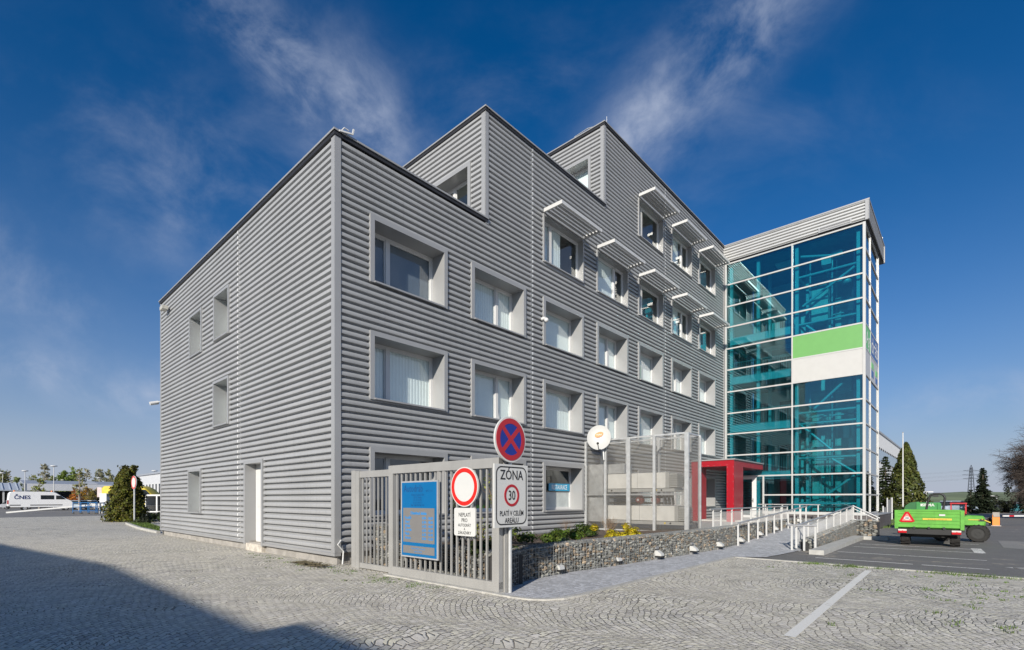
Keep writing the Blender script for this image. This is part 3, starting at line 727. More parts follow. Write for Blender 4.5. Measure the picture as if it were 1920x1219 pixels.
# ------------------------------------------------------------------ the glass stair tower
TF = FT(UT)                       # street side of the tower: a = n, o = towards the street
ND, N0, NM = 7.55, .2, 3.97       # outer corner, inner edge, middle mullion
UE = UT + 5.5
FE = Frame(A0 + N * ND, U, N)     # side facing the parking lot: a = u, o = outward
TZ = [.85, 1.91, 3.1, 4.46, 5.84, 7.18, 8.57, 9.99, 11.36, 12.75, 14.1, 15.5, 16.85]
tow = thing('glass_tower', 'teal glazed stair and lift tower with green and white panels beside the grey building', 'tower', W(UT + 2.7, 3.8, 0))
towm = M('tower mullion', (.46, .46, .45), .4, .1, .02)
# curtain wall frames
m = MB()
for k, z in enumerate(TZ):
    b = .05 if 0 < k < 12 else .09
    lo = 5.1 - 0 if False else N0
    if k == 1: m.fbox(TF, 2.42, ND - .1, -.05, .035, z - .04, z + .04)
    elif k == 0: m.fbox(TF, 2.33, ND + .0, -.06, .04, z - .1, z + .06)
    else: m.fbox(TF, N0, ND - .1, -.05, .035, z - .04, z + .04)
for a, wd in ((N0 - .1, .14), (NM, .07)): m.fbox(TF, a - wd / 2 if a > 1 else a - .02, a + wd / 2, -.07, .045, .9 if a > 1 else 3.6, 16.9)
m.fbox(TF, 2.33, 2.42, -.06, .042, .9, 3.1)
obj('street_frame', m, towm, tow)
m = MB(); m.fbox(TF, ND - .1, ND + .03, -.14, .05, .86, 16.9); obj('corner_post', m, towm, tow)
m = MB()
for k, z in enumerate(TZ): m.fbox(FE, UT + .14, UE - .1, -.05, .025, z - .04, z + .04)
m.fbox(FE, UT + 1.98, UT + 2.06, -.06, .03, .9, 16.9); m.fbox(FE, UE - .12, UE, -.1, .045, .9, 16.9)
obj('side_frame', m, towm, tow)
m = MB()
zsplit = [(TZ[k], TZ[k + 1]) for k in range(12)]
for k, (za, zb) in enumerate(zsplit):
    if k == 0: m.fbox(TF, 2.42, NM - .03, -.03, -.018, za + .05, zb - .04); 
    elif k == 1: m.fbox(TF, 2.42, NM - .03, -.03, -.018, za + .04, zb - .04)
    else: m.fbox(TF, N0 + .05, NM - .03, -.03, -.018, za + .04, zb - .04)
    if k in (6, 7): continue
    m.fbox(TF, NM + .03, ND - .1, -.03, -.018, za + .04, zb - .04)
obj('street_glass', m, teal, tow)
sgm = glass('side glass', (.22, .36, .42), 1.9, .12)
for ua, ub in ((UT + .14, UT + 1.98), (UT + 2.06, UE - .12)):
    for ks in (range(0, 6), range(8, 12)):
        m = MB()
        for k in ks: m.fbox(FE, ua, ub, -.03, -.018, zsplit[k][0] + .04, zsplit[k][1] - .04)
        obj('side_glass', m, sgm, tow)
green = M('green panel', (.18, .52, .13), .4, 0, .02); whitep = M('white panel', (.46, .455, .44), .4, 0, .02); navy = M('navy panel', (.03, .10, .30), .4, 0, .02)
m = MB(); m.fbox(TF, NM + .035, ND - .1, -.04, .02, TZ[7] + .04, TZ[8] - .04); obj('green_panel', m, M('pale green panel', (.13, .33, .095), .4, 0, .02), tow)
m = MB(); m.fbox(TF, NM + .035, ND - .1, -.04, .02, TZ[6] + .04, TZ[7] - .04); obj('white_panel', m, whitep, tow)
m = MB(); m.fbox(FE, UT + .14, UT + 1.98, -.04, .012, TZ[7] + .04, TZ[8] - .04); gp_ = obj('green_panel', m, M('side green panel', (.12, .45, .12), .4, 0, .02), tow)
m = MB(); text(m, FE, 'Agr', UT + 1.1, .02, (TZ[7] + TZ[8]) / 2 - .02, 1.15, .95, shear=.2); obj('lettering', m, M('white letters', (.78, .78, .76), .5), gp_)
m = MB(); m.fbox(FE, UT + 2.06, UE - .12, -.04, .012, TZ[7] + .04, TZ[8] - .04); np_ = obj('navy_panel', m, navy, tow)
m = MB(); text(m, FE, 'dráb', UT + 3.75, .02, (TZ[7] + TZ[8]) / 2, 1.35, 1.15); obj('lettering', m, MATS['white letters'], np_)
m = MB(); m.fbox(FE, UT + .14, UE - .12, -.041, .011, TZ[6] + .04, TZ[7] - .04); wpn = obj('white_panel', m, whitep, tow)
e = TZ[6]
for ua, za, zb, mt, nm in ((2.4, .75, 1.1, green, 'green_square'), (4.1, .6, .95, green, 'green_square'), (2.4, .25, .65, navy, 'navy_square'), (4.1, .15, .5, navy, 'navy_square')):
    m = MB(); m.fbox(FE, UT + ua, UT + ua + .9, .01, .02, e + za, e + zb); obj(nm, m, mt, wpn)
# parapet
m = MB()
PAR0, PAR1 = 16.94, 18.05
PF = Frame(TF.P - U * .0 + (-U) * .10, N, -U)
PE = Frame(A0 + N * (ND + .16), U, N)
corr(m, PF, .0, ND + .13, PAR0 + .03, PAR1 - .03, ()); obj('street_parapet', m, M('pale cladding', (.5, .5, .49), .42, .25, .04, .5), tow)
m = MB(); corr(m, PE, UT - .08, UT + 6.85, PAR0 + .03, PAR1 - .03, ()); obj('side_parapet', m, clad, tow)
m = MB(); m.fbox(FR, UT - .05, UT + 6.9, .05, ND + .1, PAR0 - .02, PAR0 + .05); obj('soffit', m, dark, tow)
m = MB(); m.fbox(FR, UT - .05, UT + 6.9, .05, ND + .14, PAR1 - .06, PAR1 - .02); m.fbox(FR, UT + 6.85, UT + 6.95, .05, ND + .14, PAR0, PAR1 - .07); obj('roof', m, MATS['roof felt'], tow)
m = MB(); m.fbox(PF, -.02, ND + .22, -.03, .05, PAR1 - .05, PAR1 + .02); m.fbox(PE, UT - .14, UT + 6.9, -.03, .051, PAR1 - .049, PAR1 + .02); obj('coping', m, trim, tow)
m = MB(); m.fbox(PF, ND + .02, ND + .2, -.02, .045, PAR0, PAR1 - .05); m.fbox(PE, UT - .145, UT + .02, -.02, .045, PAR0, PAR1 - .05); obj('corner_trim', m, trimw, tow)
m = MB(); m.fbox(PE, UT + 6.75, UT + 6.93, -.05, .06, PAR0, PAR1 - .05); obj('end_trim', m, trimw, tow)
m = MB()
m.fbox(PF, 5.35, 6.95, .03, .05, 16.98, 17.02); m.fbox(PF, 5.35, 6.95, .03, .05, 17.22, 17.26); m.fbox(PF, 5.35, 5.42, .03, .05, 17.02, 17.22); m.fbox(PF, 6.88, 6.95, .03, .05, 17.02, 17.22)
for k in range(4): m.fbox(PF, 5.42, 6.88, .005, .03, 17.035 + k * .05, 17.055 + k * .05)
obj('vent_grille', m, trimw, tow)
# plinth of dark tiles
tile = bpy.data.materials.new('dark tiles'); tile.use_nodes = True; tt = NT(tile.node_tree); tp = tt.n['Principled BSDF']
tcx = tt.node('ShaderNodeTexCoord'); tm = tt.node('ShaderNodeMapping'); tm.inputs['Rotation'].default_value = (rad(90), 0, 0); tt.l.new(tcx.outputs['Object'], tm.inputs[0])
tb = tt.node('ShaderNodeTexBrick'); tb.inputs['Scale'].default_value = 1; tb.inputs['Brick Width'].default_value = .45; tb.inputs['Row Height'].default_value = .28; tb.inputs['Mortar Size'].default_value = .006; tb.offset = .0
tb.inputs['Color1'].default_value = (.085, .075, .075, 1); tb.inputs['Color2'].default_value = (.11, .10, .10, 1); tb.inputs['Mortar'].default_value = (.03, .03, .03, 1)
tt.l.new(tm.outputs[0], tb.inputs['Vector']); tt.l.new(tb.outputs[0], tp.inputs['Base Color']); tp.inputs['Roughness'].default_value = .45
m = MB(); m.fbox(FR, UT + .02, UT + 6.8, .05, ND + .55, -.2, .76); obj('plinth', m, tile, tow)
m = MB(); m.fbox(FR, UT - .03, UT + 6.85, ND + .05, ND + .6, .76, .8); m.fbox(FR, UT - .03, UT + .1, 2.9, ND + .05, .74, .8); obj('plinth_cap', m, trim, tow)
# inside
wallm = M('tower back wall', (.7, .71, .71), .8, 0, .06)
m = MB(); m.fbox(FR, UE - .05, UE + .05, N0, ND - .1, .8, 16.9); m.fbox(FR, UT + 1.4, UE, NM - .05, NM + .05, 3.2, 4.2) if False else None
obj('back_wall', m, wallm, tow)
m = MB()
for z in (2.95, 6.0, 9.1, 11.65): m.fbox(FR, UT + .35, UE - .05, .3, NM - .1, z + .16, z + .36)
m.fbox(FR, UT + .3, UE, N0, ND - .15, .78, .84); m.fbox(FR, UT + .3, UE, N0, ND - .15, 16.7, 16.85)
obj('gallery_floor', m, M('gallery floor', (.30, .31, .31), .8), tow)
m = MB()
for z in (2.95, 6.0, 9.1, 11.65):
    m.fbox(TF, .3, NM - .15, -.34, -.28, z + .02, z + .42); m.fbox(TF, .3, NM - .15, -.42, -.22, z - .04, z + .02)
    m.fbox(TF, .3, NM - .15, -3.0, -2.9, z - .1, z + .16)
obj('gallery_beam', m, steel_t, tow)
m = MB()
for z in (3.31, 6.36, 9.46, 12.01):
    m.tube(TF.pt(.35, -.36, z + 1.0), TF.pt(NM - .15, -.36, z + 1.0), .022, seg=6); m.tube(TF.pt(.35, -.36, z + .1), TF.pt(NM - .15, -.36, z + .1), .016, seg=6)
    for i in range(25): a = .38 + i * .145; m.tube(TF.pt(a, -.36, z + .1), TF.pt(a, -.36, z + 1.0), .011, seg=4, cap=False)
obj('gallery_railing', m, M('railing grey', (.4, .45, .46), .4, .3), tow)
m = MB()
for a, o in ((1.95, -.5), (.35, -.4), (4.15, -.35), (7.2, -.45), (7.2, -3.6), (4.15, -3.0), (1.95, -3.0)): m.fbox(TF, a - .09, a + .09, o - .09, o + .09, .84, 16.7)
obj('column', m, steel_t, tow)
m = MB()
for z in (14.95, 12.95, 12.1, 9.6, 6.8, 6.15, 4.1, 1.4): m.tube(TF.pt(4.2, -.5, z), TF.pt(7.15, -.5, z), .07, seg=8); m.tube(TF.pt(4.2, -2.6, z), TF.pt(7.15, -2.6, z), .06, seg=6)
for z in (14.95, 12.1, 9.6, 6.8, 4.1, 1.4): m.tube(TF.pt(7.2, -.5, z), TF.pt(7.2, -3.4, z), .06, seg=6); m.tube(TF.pt(4.2, -.5, z), TF.pt(4.2, -2.6, z), .06, seg=6)
obj('shaft_frame', m, steel_t, tow)
m = MB()
for (a, z), (b, y) in (((4.3, 16.2), (6.2, 15.7)), ((4.4, 13.2), (7.0, 14.8)), ((4.6, 12.0), (6.4, 10.2)), ((4.9, 6.9), (6.4, 8.3)), ((4.3, 6.1), (6.0, 4.4)), ((5.9, 4.0), (7.05, 3.15)), ((4.4, .9), (7.0, 3.0))): m.tube(TF.pt(a, -.55, z), TF.pt(b, -.55, y), .075, seg=8)
obj('brace', m, steel_t, tow)
m = MB()
for a in (4.6, 5.75, 6.85):
    m.fbox(TF, a - .04, a + .04, -1.6, -1.52, .9, 16.4)
for a in (5.5, 5.6, 6.0): m.tube(TF.pt(a, -1.4, .9), TF.pt(a, -1.4, 15.8), .012, seg=4)
obj('guide_rail', m, M('guide steel', (.42, .48, .5), .35, .5), tow)
m = MB(); m.fbox(TF, 4.75, 5.6, -2.3, -1.1, 12.3, 14.2); m.fbox(TF, 5.85, 6.7, -2.3, -1.5, 8.0, 9.4)
lift = obj('lift_car', m, M('lift panel', (.62, .62, .58), .5, .1), tow)
m = MB(); m.fbox(TF, 5.25, 5.75, -1.8, -1.2, 15.6, 16.1); m.fbox(TF, 5.8, 6.3, -1.6, -1.3, 16.0, 16.3); m.ball(TF.pt(6.5, -1.2, 14.3), .28, 10, 8, (1, 1, .7)); obj('lift_motor', m, M('motor', (.5, .55, .56), .5, .3), tow)
m = MB()
for z in (.9, 3.3, 6.4, 9.5, 12.0):
    for a in (4.9, 6.15): m.fbox(TF, a - .5, a + .5, -3.2, -3.12, z, z + 2.1)
obj('lift_door', m, M('lift door', (.6, .62, .58), .45, .2), tow)
m = MB()
for z in (.9, 3.35, 6.4, 9.5, 12.05):
    for a in (.85, 2.4): m.fbox(TF, a - .45, a + .45, -5.4, -5.36, z, z + 2.1)
obj('inner_door', m, M('inner door', (.06, .07, .075), .4), tow)
m = MB(); m.fbox(TF, 2.6, 3.5, -2.6, -1.6, 16.6, 16.68); obj('ceiling_panel', m, M('ceiling light panel', (.8, .8, .8), .5), tow)
# glazed entrance door beside the red portal
m = MB(); F = TF; dz0 = .5
m.fbox(F, .9, 1.02, -.06, .04, dz0, 3.06); m.fbox(F, 1.72, 1.97, -.06, .04, dz0, 3.06); m.fbox(F, 1.02, 1.72, -.06, .04, 2.9, 3.06); m.fbox(F, 1.02, 1.72, -.055, .035, dz0, dz0 + .15)
ed = obj('door', m, white, tow)
m = MB(); m.fbox(F, 1.02, 1.72, -.02, -.01, dz0 + .15, 2.9); obj('pane', m, teal, ed)
m = MB(); m.fbox(F, 1.77, 1.80, .04, .07, 1.45, 1.7); m.tube(F.pt(1.785, .08, 1.55), F.pt(1.68, .08, 1.55), .013); obj('handle', m, black, ed)
m = MB(); m.fbox(F, 1.97, 2.33, -.03, -.018, .56, 3.06); m.fbox(F, .2, .9, -.03, -.018, .5, 3.06); obj('entrance_glass', m, teal, tow)

# ------------------------------------------------------------------ red entrance portal
red = M('red panel', (.31, .007, .016), .32, 0, .04, 2, coat=.1); redd = M('deep red panel', (.40, .012, .028), .32)
can = thing('entrance_canopy', 'glossy red entrance portal with a flat roof in front of the glass tower', 'canopy', W(21.8, 1.2, .5))
CF = FT(21.8); CN = Frame(A0 + N * 2.37, U, N)
m = MB(); m.fbox(CF, 1.98, 2.37, -1.49, 0, .42, 3.46); obj('outer_pillar', m, red, can)
m = MB(); m.fbox(CF, .03, .42, -1.2, -.02, .42, 3.46); m.fbox(CF, .42, .7, -1.2, -.3, .42, 3.46) if False else None; obj('wall_pillar', m, red, can)
m = MB(); m.fbox(CF, .03, 2.372, -5.2, .002, 3.46, 3.79); obj('roof_beam', m, red, can)
m = MB(); m.fbox(CF, .03, 2.44, -5.2, .06, 3.79, 3.85); obj('roof_cap', m, trimw, can)
m = MB()
for a in (2.02, 2.33):
    for k in range(8): m.disc(CF, a, .6 + k * .4, .012, 0, .006, 6)
for k in range(6): m.disc(CF, .3 + k * .34, 3.52, .012, 0, .006, 6)
obj('rivet', m, M('rivets', (.7, .6, .6), .4, .5), can)

# ------------------------------------------------------------------ cage with the air handling units
PC, NC, ZC, UC1 = 11.0, 4.36, 4.02, 12.15
cage = thing('equipment_cage', 'tall see-through cage of perforated sheets on galvanised posts beside the grey facade', 'cage', W(11.6, 2.2, .4))
KF = FT(PC); KN = Frame(A0 + N * NC, U, N)
for a, wd in ((.05, .045), (.98, .05), (2.01, .075), (3.08, .05), (4.32, .075)):
    m = MB(); m.fbox(KF, a - wd, a + wd, -.08, .0, .2, ZC); obj('post', m, galv, cage)
for a in (.05, 1.3, 2.7, 4.32):
    m = MB(); m.fbox(FT(UC1), a - .05, a + .05, -.08, 0, .2, ZC); obj('post', m, galv, cage)
m = MB()
for z in (ZC - .04, 1.8, .42):
    m.fbox(KF, .1, NC - .12, -.065, -.015, z, z + .06)
for z in (ZC - .04, .42): m.fbox(KN, PC + .1, UC1 + .05, -.1, -.04, z, z + .06); m.fbox(FT(UC1), .1, NC - .1, -.065, -.015, z, z + .06)
for a in (1.0, 2.0, 3.1): m.fbox(FR, PC + .06, UC1 + .02, a - .02, a + .02, ZC - .05, ZC)
obj('rail', m, galv, cage)
pm = sheet_mesh('perforated sheet', (.20, .19, .17), .36)
m = MB(); m.add([KF.pt(.1, -.012, .48), KF.pt(NC - .1, -.012, .48), KF.pt(NC - .1, -.012, ZC - .05), KF.pt(.1, -.012, ZC - .05)], [(0, 1, 2, 3)])
obj('front_sheet', m, pm, cage)
m = MB(); m.add([KN.pt(PC + .05, -.03, .48), KN.pt(UC1, -.03, .48), KN.pt(UC1, -.03, ZC - .05), KN.pt(PC + .05, -.03, ZC - .05)], [(0, 1, 2, 3)])
m.add([FT(UC1).pt(.1, -.07, .48), FT(UC1).pt(NC - .1, -.07, .48), FT(UC1).pt(NC - .1, -.07, ZC - .05), FT(UC1).pt(.1, -.07, ZC - .05)], [(0, 1, 2, 3)])
obj('side_sheet', m, pm, cage)
acw = M('unit panels', (.68, .67, .63), .5, 0, .03); acg = M('unit grey', (.42, .42, .40), .5, .2, .05)
def ac_unit(label, n0, n1, z0, z1):
    t = thing('air_handling_unit', label, 'air unit', W(PC + .6, (n0 + n1) / 2, z0), 'air handling units in the cage')
    F = FT(PC + .3); L = n1 - n0
    m = MB(); m.fbox(F, n0, n0 + L * .48, -.75, 0, z0 + .14, z1); m.fbox(F, n0 + L * .48 + .02, n1 - .36, -.75, 0, z0 + .14, z1); obj('casing', m, acw, t)
    m = MB(); m.fbox(F, n0 + L * .48, n0 + L * .48 + .02, -.74, -.01, z0 + .14, z1 - .01); m.fbox(F, n1 - .36, n1 - .22, -.75, -.004, z0 + .14, z1); obj('end_box', m, acg, t)
    m = MB(); m.fbox(F, n0 - .05, n1, -.78, .03, z0, z0 + .12); obj('base_frame', m, acg, t)
    m = MB()
    for k in range(8): m.fbox(F, n1 - .22, n1 + .08, -.6, -.05, z0 + .16 + k * (z1 - z0 - .2) / 8, z0 + .18 + k * (z1 - z0 - .2) / 8 + .02)
    m.fbox(F, n1 - .215, n1 + .05, -.55, -.10, z0 + .15, z1 - .05)
    obj('louvre', m, acg, t)
    m = MB(); m.disc(F, n0 + .3, z0 + .06, .035, .03, .045, 10); m.disc(F, n1 - .5, z0 + .06, .035, .03, .045, 10); obj('lifting_eye', m, black, t)
    m = MB(); m.fbox(F, n1 - .75, n1 - .68, .031, .036, z0 + .03, z0 + .09); obj('warning_sticker', m, M('yellow sticker', (.7, .5, .04), .5), t)
    return t
ac_unit('white panelled air unit on the upper level inside the mesh cage', .83, 3.75, 1.93, 2.65)
ac_unit('white panelled air unit standing at the bottom of the mesh cage', .68, 4.1, .7, 1.4)
t = thing('air_duct', 'crossbroken galvanised air duct at the wall end of the mesh cage', 'duct', W(PC + .5, .4, .5))
F = FT(PC + .2)
m = MB()
for z0, z1 in ((.74, 1.76), (1.8, 3.06)):
    m.fbox(F, 0.06, .76, -.85, 0, z0, z1); c = F.pt(.4, .045, (z0 + z1) / 2)
    q = [F.pt(.06, 0.001, z0), F.pt(.76, 0.001, z0), F.pt(.76, 0.001, z1), F.pt(.06, 0.001, z1)]
    for i in range(4): m.add([q[i], q[(i + 1) % 4], c], [(0, 1, 2)])
obj('riser', m, galv, t)
m = MB(); F2 = FT(PC + .45); m.fbox(F2, .78, 1.6, -.6, 0, 2.68, 3.06); obj('branch', m, galv, t)
t = thing('pump_set', 'two red pumps with black pipes between the upper and lower white air units', 'pumps', W(PC + .5, 2.5, 1.4))
F = FT(PC + .35); pumpm = M('pump red', (.16, .035, .03), .5, .1)
for a in (2.35, 3.0):
    m = MB(); m.ball(F.pt(a, 0, 1.62), .17, 12, 8); m.disc(F, a, 1.62, .1, .1, .2, 14); pp = obj('pump', m, pumpm, t)
    m = MB(); m.disc(F, a, 1.62, .045, .2, .21, 12); obj('gauge', m, whitep, pp)
m = MB()
for z in (1.5, 1.72): m.tube(F.pt(.9, -.15, z), F.pt(3.2, -.15, z), .035, seg=6)
for a in (3.3, 3.45, 3.6): m.path([F.pt(a - .2, -.1, 1.75), F.pt(a, -.1, 1.75), F.pt(a + .05, -.1, 1.45)], .04, 6)
obj('pipe', m, black, t)
# satellite dish on the cage
t = thing('satellite_dish', 'white satellite dish with an orange oval on top of the mesh cage', 'satellite dish', W(10.85, .9, 3.6))
DN = (-U * .85 + N * .45 + Z * .18).normalized(); DX = DN.cross(Z).normalized() * -1; DY = DX.cross(DN) * -1
if DY.z < 0: DY = -DY
DC = W(10.75, .86, 4.1)
m = MB(); rings = 6; seg = 28; vs = [DC - DN * .07]
for k in range(1, rings + 1):
    r = k / rings
    for i in range(seg):
        t_ = math.tau * i / seg; vs.append(DC - DN * .07 * (1 - r * r) + DX * .47 * r * math.cos(t_) + DY * .51 * r * math.sin(t_))
fs = [(0, 1 + i, 1 + (i + 1) % seg) for i in range(seg)]
for k in range(rings - 1):
    for i in range(seg): a = 1 + k * seg + i; b = 1 + k * seg + (i + 1) % seg; fs.append((a, a + seg, b + seg, b))
m.add(vs, fs, True)
m.add([v - DN * .02 for v in vs], [f[::-1] for f in fs], True)
obj('reflector', m, M('dish white', (.42, .42, .405), .45, 0, .02), t)
DFm = Frame(DC - DN * .055, DX, DN)
class TiltFrame(Frame):
    def pt(s, a, o, z): return s.P + s.D * a + s.O * o + DY * z
TD = TiltFrame(DC - DN * .05, DX if DX.dot(N) > 0 else -DX, DN)
m = MB(); m.prism(TD, [(.17 * math.cos(math.tau * i / 24), .13 + .11 * math.sin(math.tau * i / 24) + .04 * math.cos(math.tau * i / 24)) for i in range(24)], 0, .012)
lg = obj('oval_emblem', m, M('orange emblem', (.55, .17, .015), .5), t)
m = MB(); text(m, TD, 'skylink', 0, .014, .13, .09, .9); obj('lettering', m, whitep, lg)
m = MB(); m.tube(DC - DY * .5, DC + DN * .5 - DY * .42, .018, seg=6); m.ball(DC + DN * .52 - DY * .40, .05, 8, 6); obj('receiver_arm', m, black, t)
m = MB(); m.tube(DC - DN * .12, W(10.95, .86, 3.9), .03); m.tube(W(10.93, .98, 3.2), W(10.93, .9, 4.1), .03); obj('mast', m, galv, t)

# ------------------------------------------------------------------ fence, gate, signs
GP = .02
G0 = FT(.10)      # fixed fence plane
G1 = FT(-.02)     # sliding leaf plane, a little nearer to the street
fen = thing('metal_fence', 'short fixed fence panel of grey bars beside the corner of the grey building', 'fence', W(.1, 1.4, 0))
m = MB(); m.fbox(G0, .58, .76, -.16, 0, 0, 2.34); obj('post', m, gatem, fen)
m = MB(); m.fbox(G0, .80, .96, -.12, .02, 0, 2.32); obj('post', m, gatem, fen)
m = MB(); m.fbox(G0, .96, 2.5, -.09, .0, 2.16, 2.31); m.fbox(G0, .96, 2.5, -.09, .0, .02, .14); obj('rail', m, gatem, fen)
m = MB()
for k in range(9): a = 1.03 + k * .1625; m.fbox(G0, a - .014, a + .014, -.06, -.032, .14, 2.16)
obj('bars', m, gatem, fen)
gate = thing('sliding_gate', 'grey sliding gate leaf of upright bars carrying the blue opening hours board', 'gate', W(0, 3.9, 0))
m = MB(); m.fbox(G1, 2.33, 2.49, -.1, 0, .06, 2.35); obj('stile', m, gatem, gate)
m = MB(); m.fbox(G1, 5.49, 5.66, -.1, 0, .08, 2.37); obj('stile', m, gatem, gate)
m = MB(); m.fbox(G1, 2.33, 5.66, -.1, .002, 2.2, 2.375); obj('rail', m, gatem, gate)
m = MB(); m.fbox(G1, 2.33, 5.66, -.11, .003, .03, .2); obj('rail', m, gatem, gate)
m = MB()
for k in range(19): a = 2.59 + k * .1605; m.fbox(G1, a - .016, a + .016, -.07, -.035, .2, 2.2)
obj('bars', m, gatem, gate)
m = MB(); m.fbox(FT(.1), 5.55, 5.69, -.12, 0, 0, 2.36)
single('gate_post', 'square grey steel post closing the gate, behind the zone sign', 'post', m, gatem)
m = MB(); m.fbox(FT(-.01), 2.3, 5.7, -.12, .12, -.01, .028); structure('gate_rail', m, kerbm)
# blue opening-hours board
BF = FT(-.02)
blue = M('board blue', (.0, .115, .30), .4, 0, .03); bgrey = M('board grey', (.17, .165, .16), .5, 0, .03); navyi = M('board navy ink', (.01, .05, .17), .5)
t = thing('notice_board', 'blue and grey opening hours board hung on the bars of the sliding gate', 'notice board', W(-.1, 3.5, .46))
m = MB(); m.fbox(BF, 2.9, 4.09, .035, .07, .46, 2.02); bd = obj('backing', m, M('board edge', (.5, .5, .5), .4, .4), t)
m = MB(); m.fbox(BF, 2.93, 4.06, .07, .076, .49, 1.99); bp_ = obj('face', m, blue, t)
m = MB(); m.fbox(BF, 2.98, 4.0, .076, .081, .77, 1.47); m.fbox(BF, 2.98, 4.0, .076, .081, .545, .70); obj('grey_field', m, bgrey, t)
m = MB(); F = BF; o = .082
text(m, F, 'Autodráb', 3.0, o - .004, 1.86, .2, .82, 'LEFT'); text(m, F, 'spol. s r.o.', 3.73, o - .004, 1.82, .065, .8, 'LEFT')
for k, l in enumerate(('Dubská Teplická 2584', '272 01 Kladno', 'IČ: 475 50 481', 'tel: 312 640 711', 'fax: +420 724 067 181')): text(m, F, l, 3.47, o - .004, 1.735 - k * .052, .052, .9)
obj('lettering', m, navyi, bp_)
m = MB()
text(m, F, 'Otevírací doba:', 3.5, o, 1.365, .085, 1, bold=.003)
for k, (d, h1, h2) in enumerate((('Pondělí', '6.00', '18.00'), ('Úterý', '6.00', '18.00'), ('Středa', '6.00', '18.00'), ('Čtvrtek', '6.00', '18.00'), ('Pátek', '6.00', '18.00'), ('Sobota', '8.00', '12.00'))):
    z = 1.27 - k * .082; text(m, F, d, 3.04, o, z, .075, .95, 'LEFT', bold=.002); text(m, F, h1 + ' - ' + h2, 3.96, o, z, .075, .95, 'RIGHT', bold=.002)
text(m, F, 'Odpovědný vedoucí', 3.48, o, .65, .055, 1); text(m, F, 'Luboš Dráb', 3.48, o, .59, .055, 1)
obj('lettering', m, M('board cyan ink', (.0, .21, .55), .5), t)
signw = M('sign white', (.56, .56, .54), .35, 0, .02); signr = M('sign red', (.58, .018, .012), .35, 0, .03); signdr = M('sign dark red', (.38, .012, .02), .35, 0, .03)
signb = M('sign blue', (.005, .022, .23), .35, 0, .03); ink = M('sign black', (.012, .012, .014), .5); alu = M('sign back', (.35, .35, .35), .5, .5)
t = thing('road_sign', 'round white no entry for vehicles sign with a red rim on the gate bars', 'road sign', W(-.1, 4.86, 1.5))
m = MB(); m.disc(BF, 4.86, 1.875, .365, .05, .085, 40); obj('plate', m, signw, t)
m = MB(); m.ring(BF, 4.86, 1.875, .27, .345, .08, .089, 44); obj('rim', m, signr, t)
t = thing('sign_plate', 'white plate lettered NEPLATI PRO below the round red rimmed sign', 'sign', W(-.1, 4.85, .98))
m = MB(); m.prism(BF, rrect(4.57, 5.14, .975, 1.49, .04), .04, .07); obj('plate', m, signw, t)
m = MB()
for z, l, s_ in ((1.37, 'NEPLATÍ', .1), (1.27, 'PRO', .1), (1.18, 'AUTODRÁT', .075), (1.11, 'A', .065), (1.04, 'ZÁKAZNÍKY', .075)): text(m, BF, l, 4.855, .072, z - .01, s_, .85, bold=.001)
obj('lettering', m, ink, t)
ZF = Frame(A0 + N * 5.77, U, N)
t = thing('sign_pole', 'slim round galvanised pole holding the zone and no stopping signs', 'pole', W(.19, 5.73, 0))
m = MB(); m.tube(W(.19, 5.73, 0), W(.19, 5.73, 2.9), .034, seg=12); obj('tube', m, galv, t)
m = MB()
for z in (1.35, 2.1, 2.55, 2.85): m.tube(W(.19, 5.73, z), W(.19, 5.73, z + .05), .045, seg=10)
obj('clamp', m, alu, t)
t = thing('zone_sign', 'white rectangular zone sign with a small 30 ring and black lettering', 'road sign', W(.15, 5.75, 1.17))
m = MB(); m.fbox(ZF, -.275, .585, .0, .03, 1.165, 2.25); obj('plate', m, signw, t)
m = MB(); o0 = rrect(-.24, .55, 1.205, 2.215, .13, 8); i0 = rrect(-.218, .528, 1.227, 2.193, .11, 8); n = len(o0)
m.add([ZF.pt(a, .033, z) for a, z in o0] + [ZF.pt(a, .033, z) for a, z in i0], [(i, (i + 1) % n, n + (i + 1) % n, n + i) for i in range(n)]); obj('border', m, ink, t)
m = MB(); m.ring(ZF, .155, 1.715, .148, .192, .028, .036, 40); obj('ring', m, signdr, t)
m = MB(); text(m, ZF, 'ZÓNA', .155, .035, 2.06, .235, .86, bold=.002); text(m, ZF, '30', .155, .035, 1.708, .235, .8, bold=.002); text(m, ZF, 'PLATÍ V CELÉM', .155, .035, 1.4, .125, .74, bold=.001); text(m, ZF, 'AREÁLU', .155, .035, 1.278, .125, .78, bold=.001); obj('lettering', m, ink, t)
t = thing('no_stopping_sign', 'round blue sign with a red cross and rim on top of the pole', 'road sign', W(.13, 5.75, 2.32))
m = MB(); m.disc(ZF, .125, 2.685, .395, .0, .035, 44); obj('plate', m, signw, t)
m = MB(); m.disc(ZF, .125, 2.685, .29, .03, .0385, 40); obj('blue_field', m, signb, t)
m = MB(); m.ring(ZF, .125, 2.685, .275, .365, .03, .043, 44)
for sgn in (1, -1):
    c, s_ = math.cos(rad(45)) * .29, .04
    p = [(.125 - c - sgn * 0 - s_ * .7, 2.685 - sgn * c + sgn * s_ * .7), (.125 - c + s_ * .7, 2.685 - sgn * c - sgn * s_ * .7), (.125 + c + s_ * .7, 2.685 + sgn * c - sgn * s_ * .7), (.125 + c - s_ * .7, 2.685 + sgn * c + sgn * s_ * .7)]
    m.prism(ZF, p if sgn > 0 else p[::-1], .036, .0415 + .0005 * sgn)
obj('red_cross', m, signdr, t)

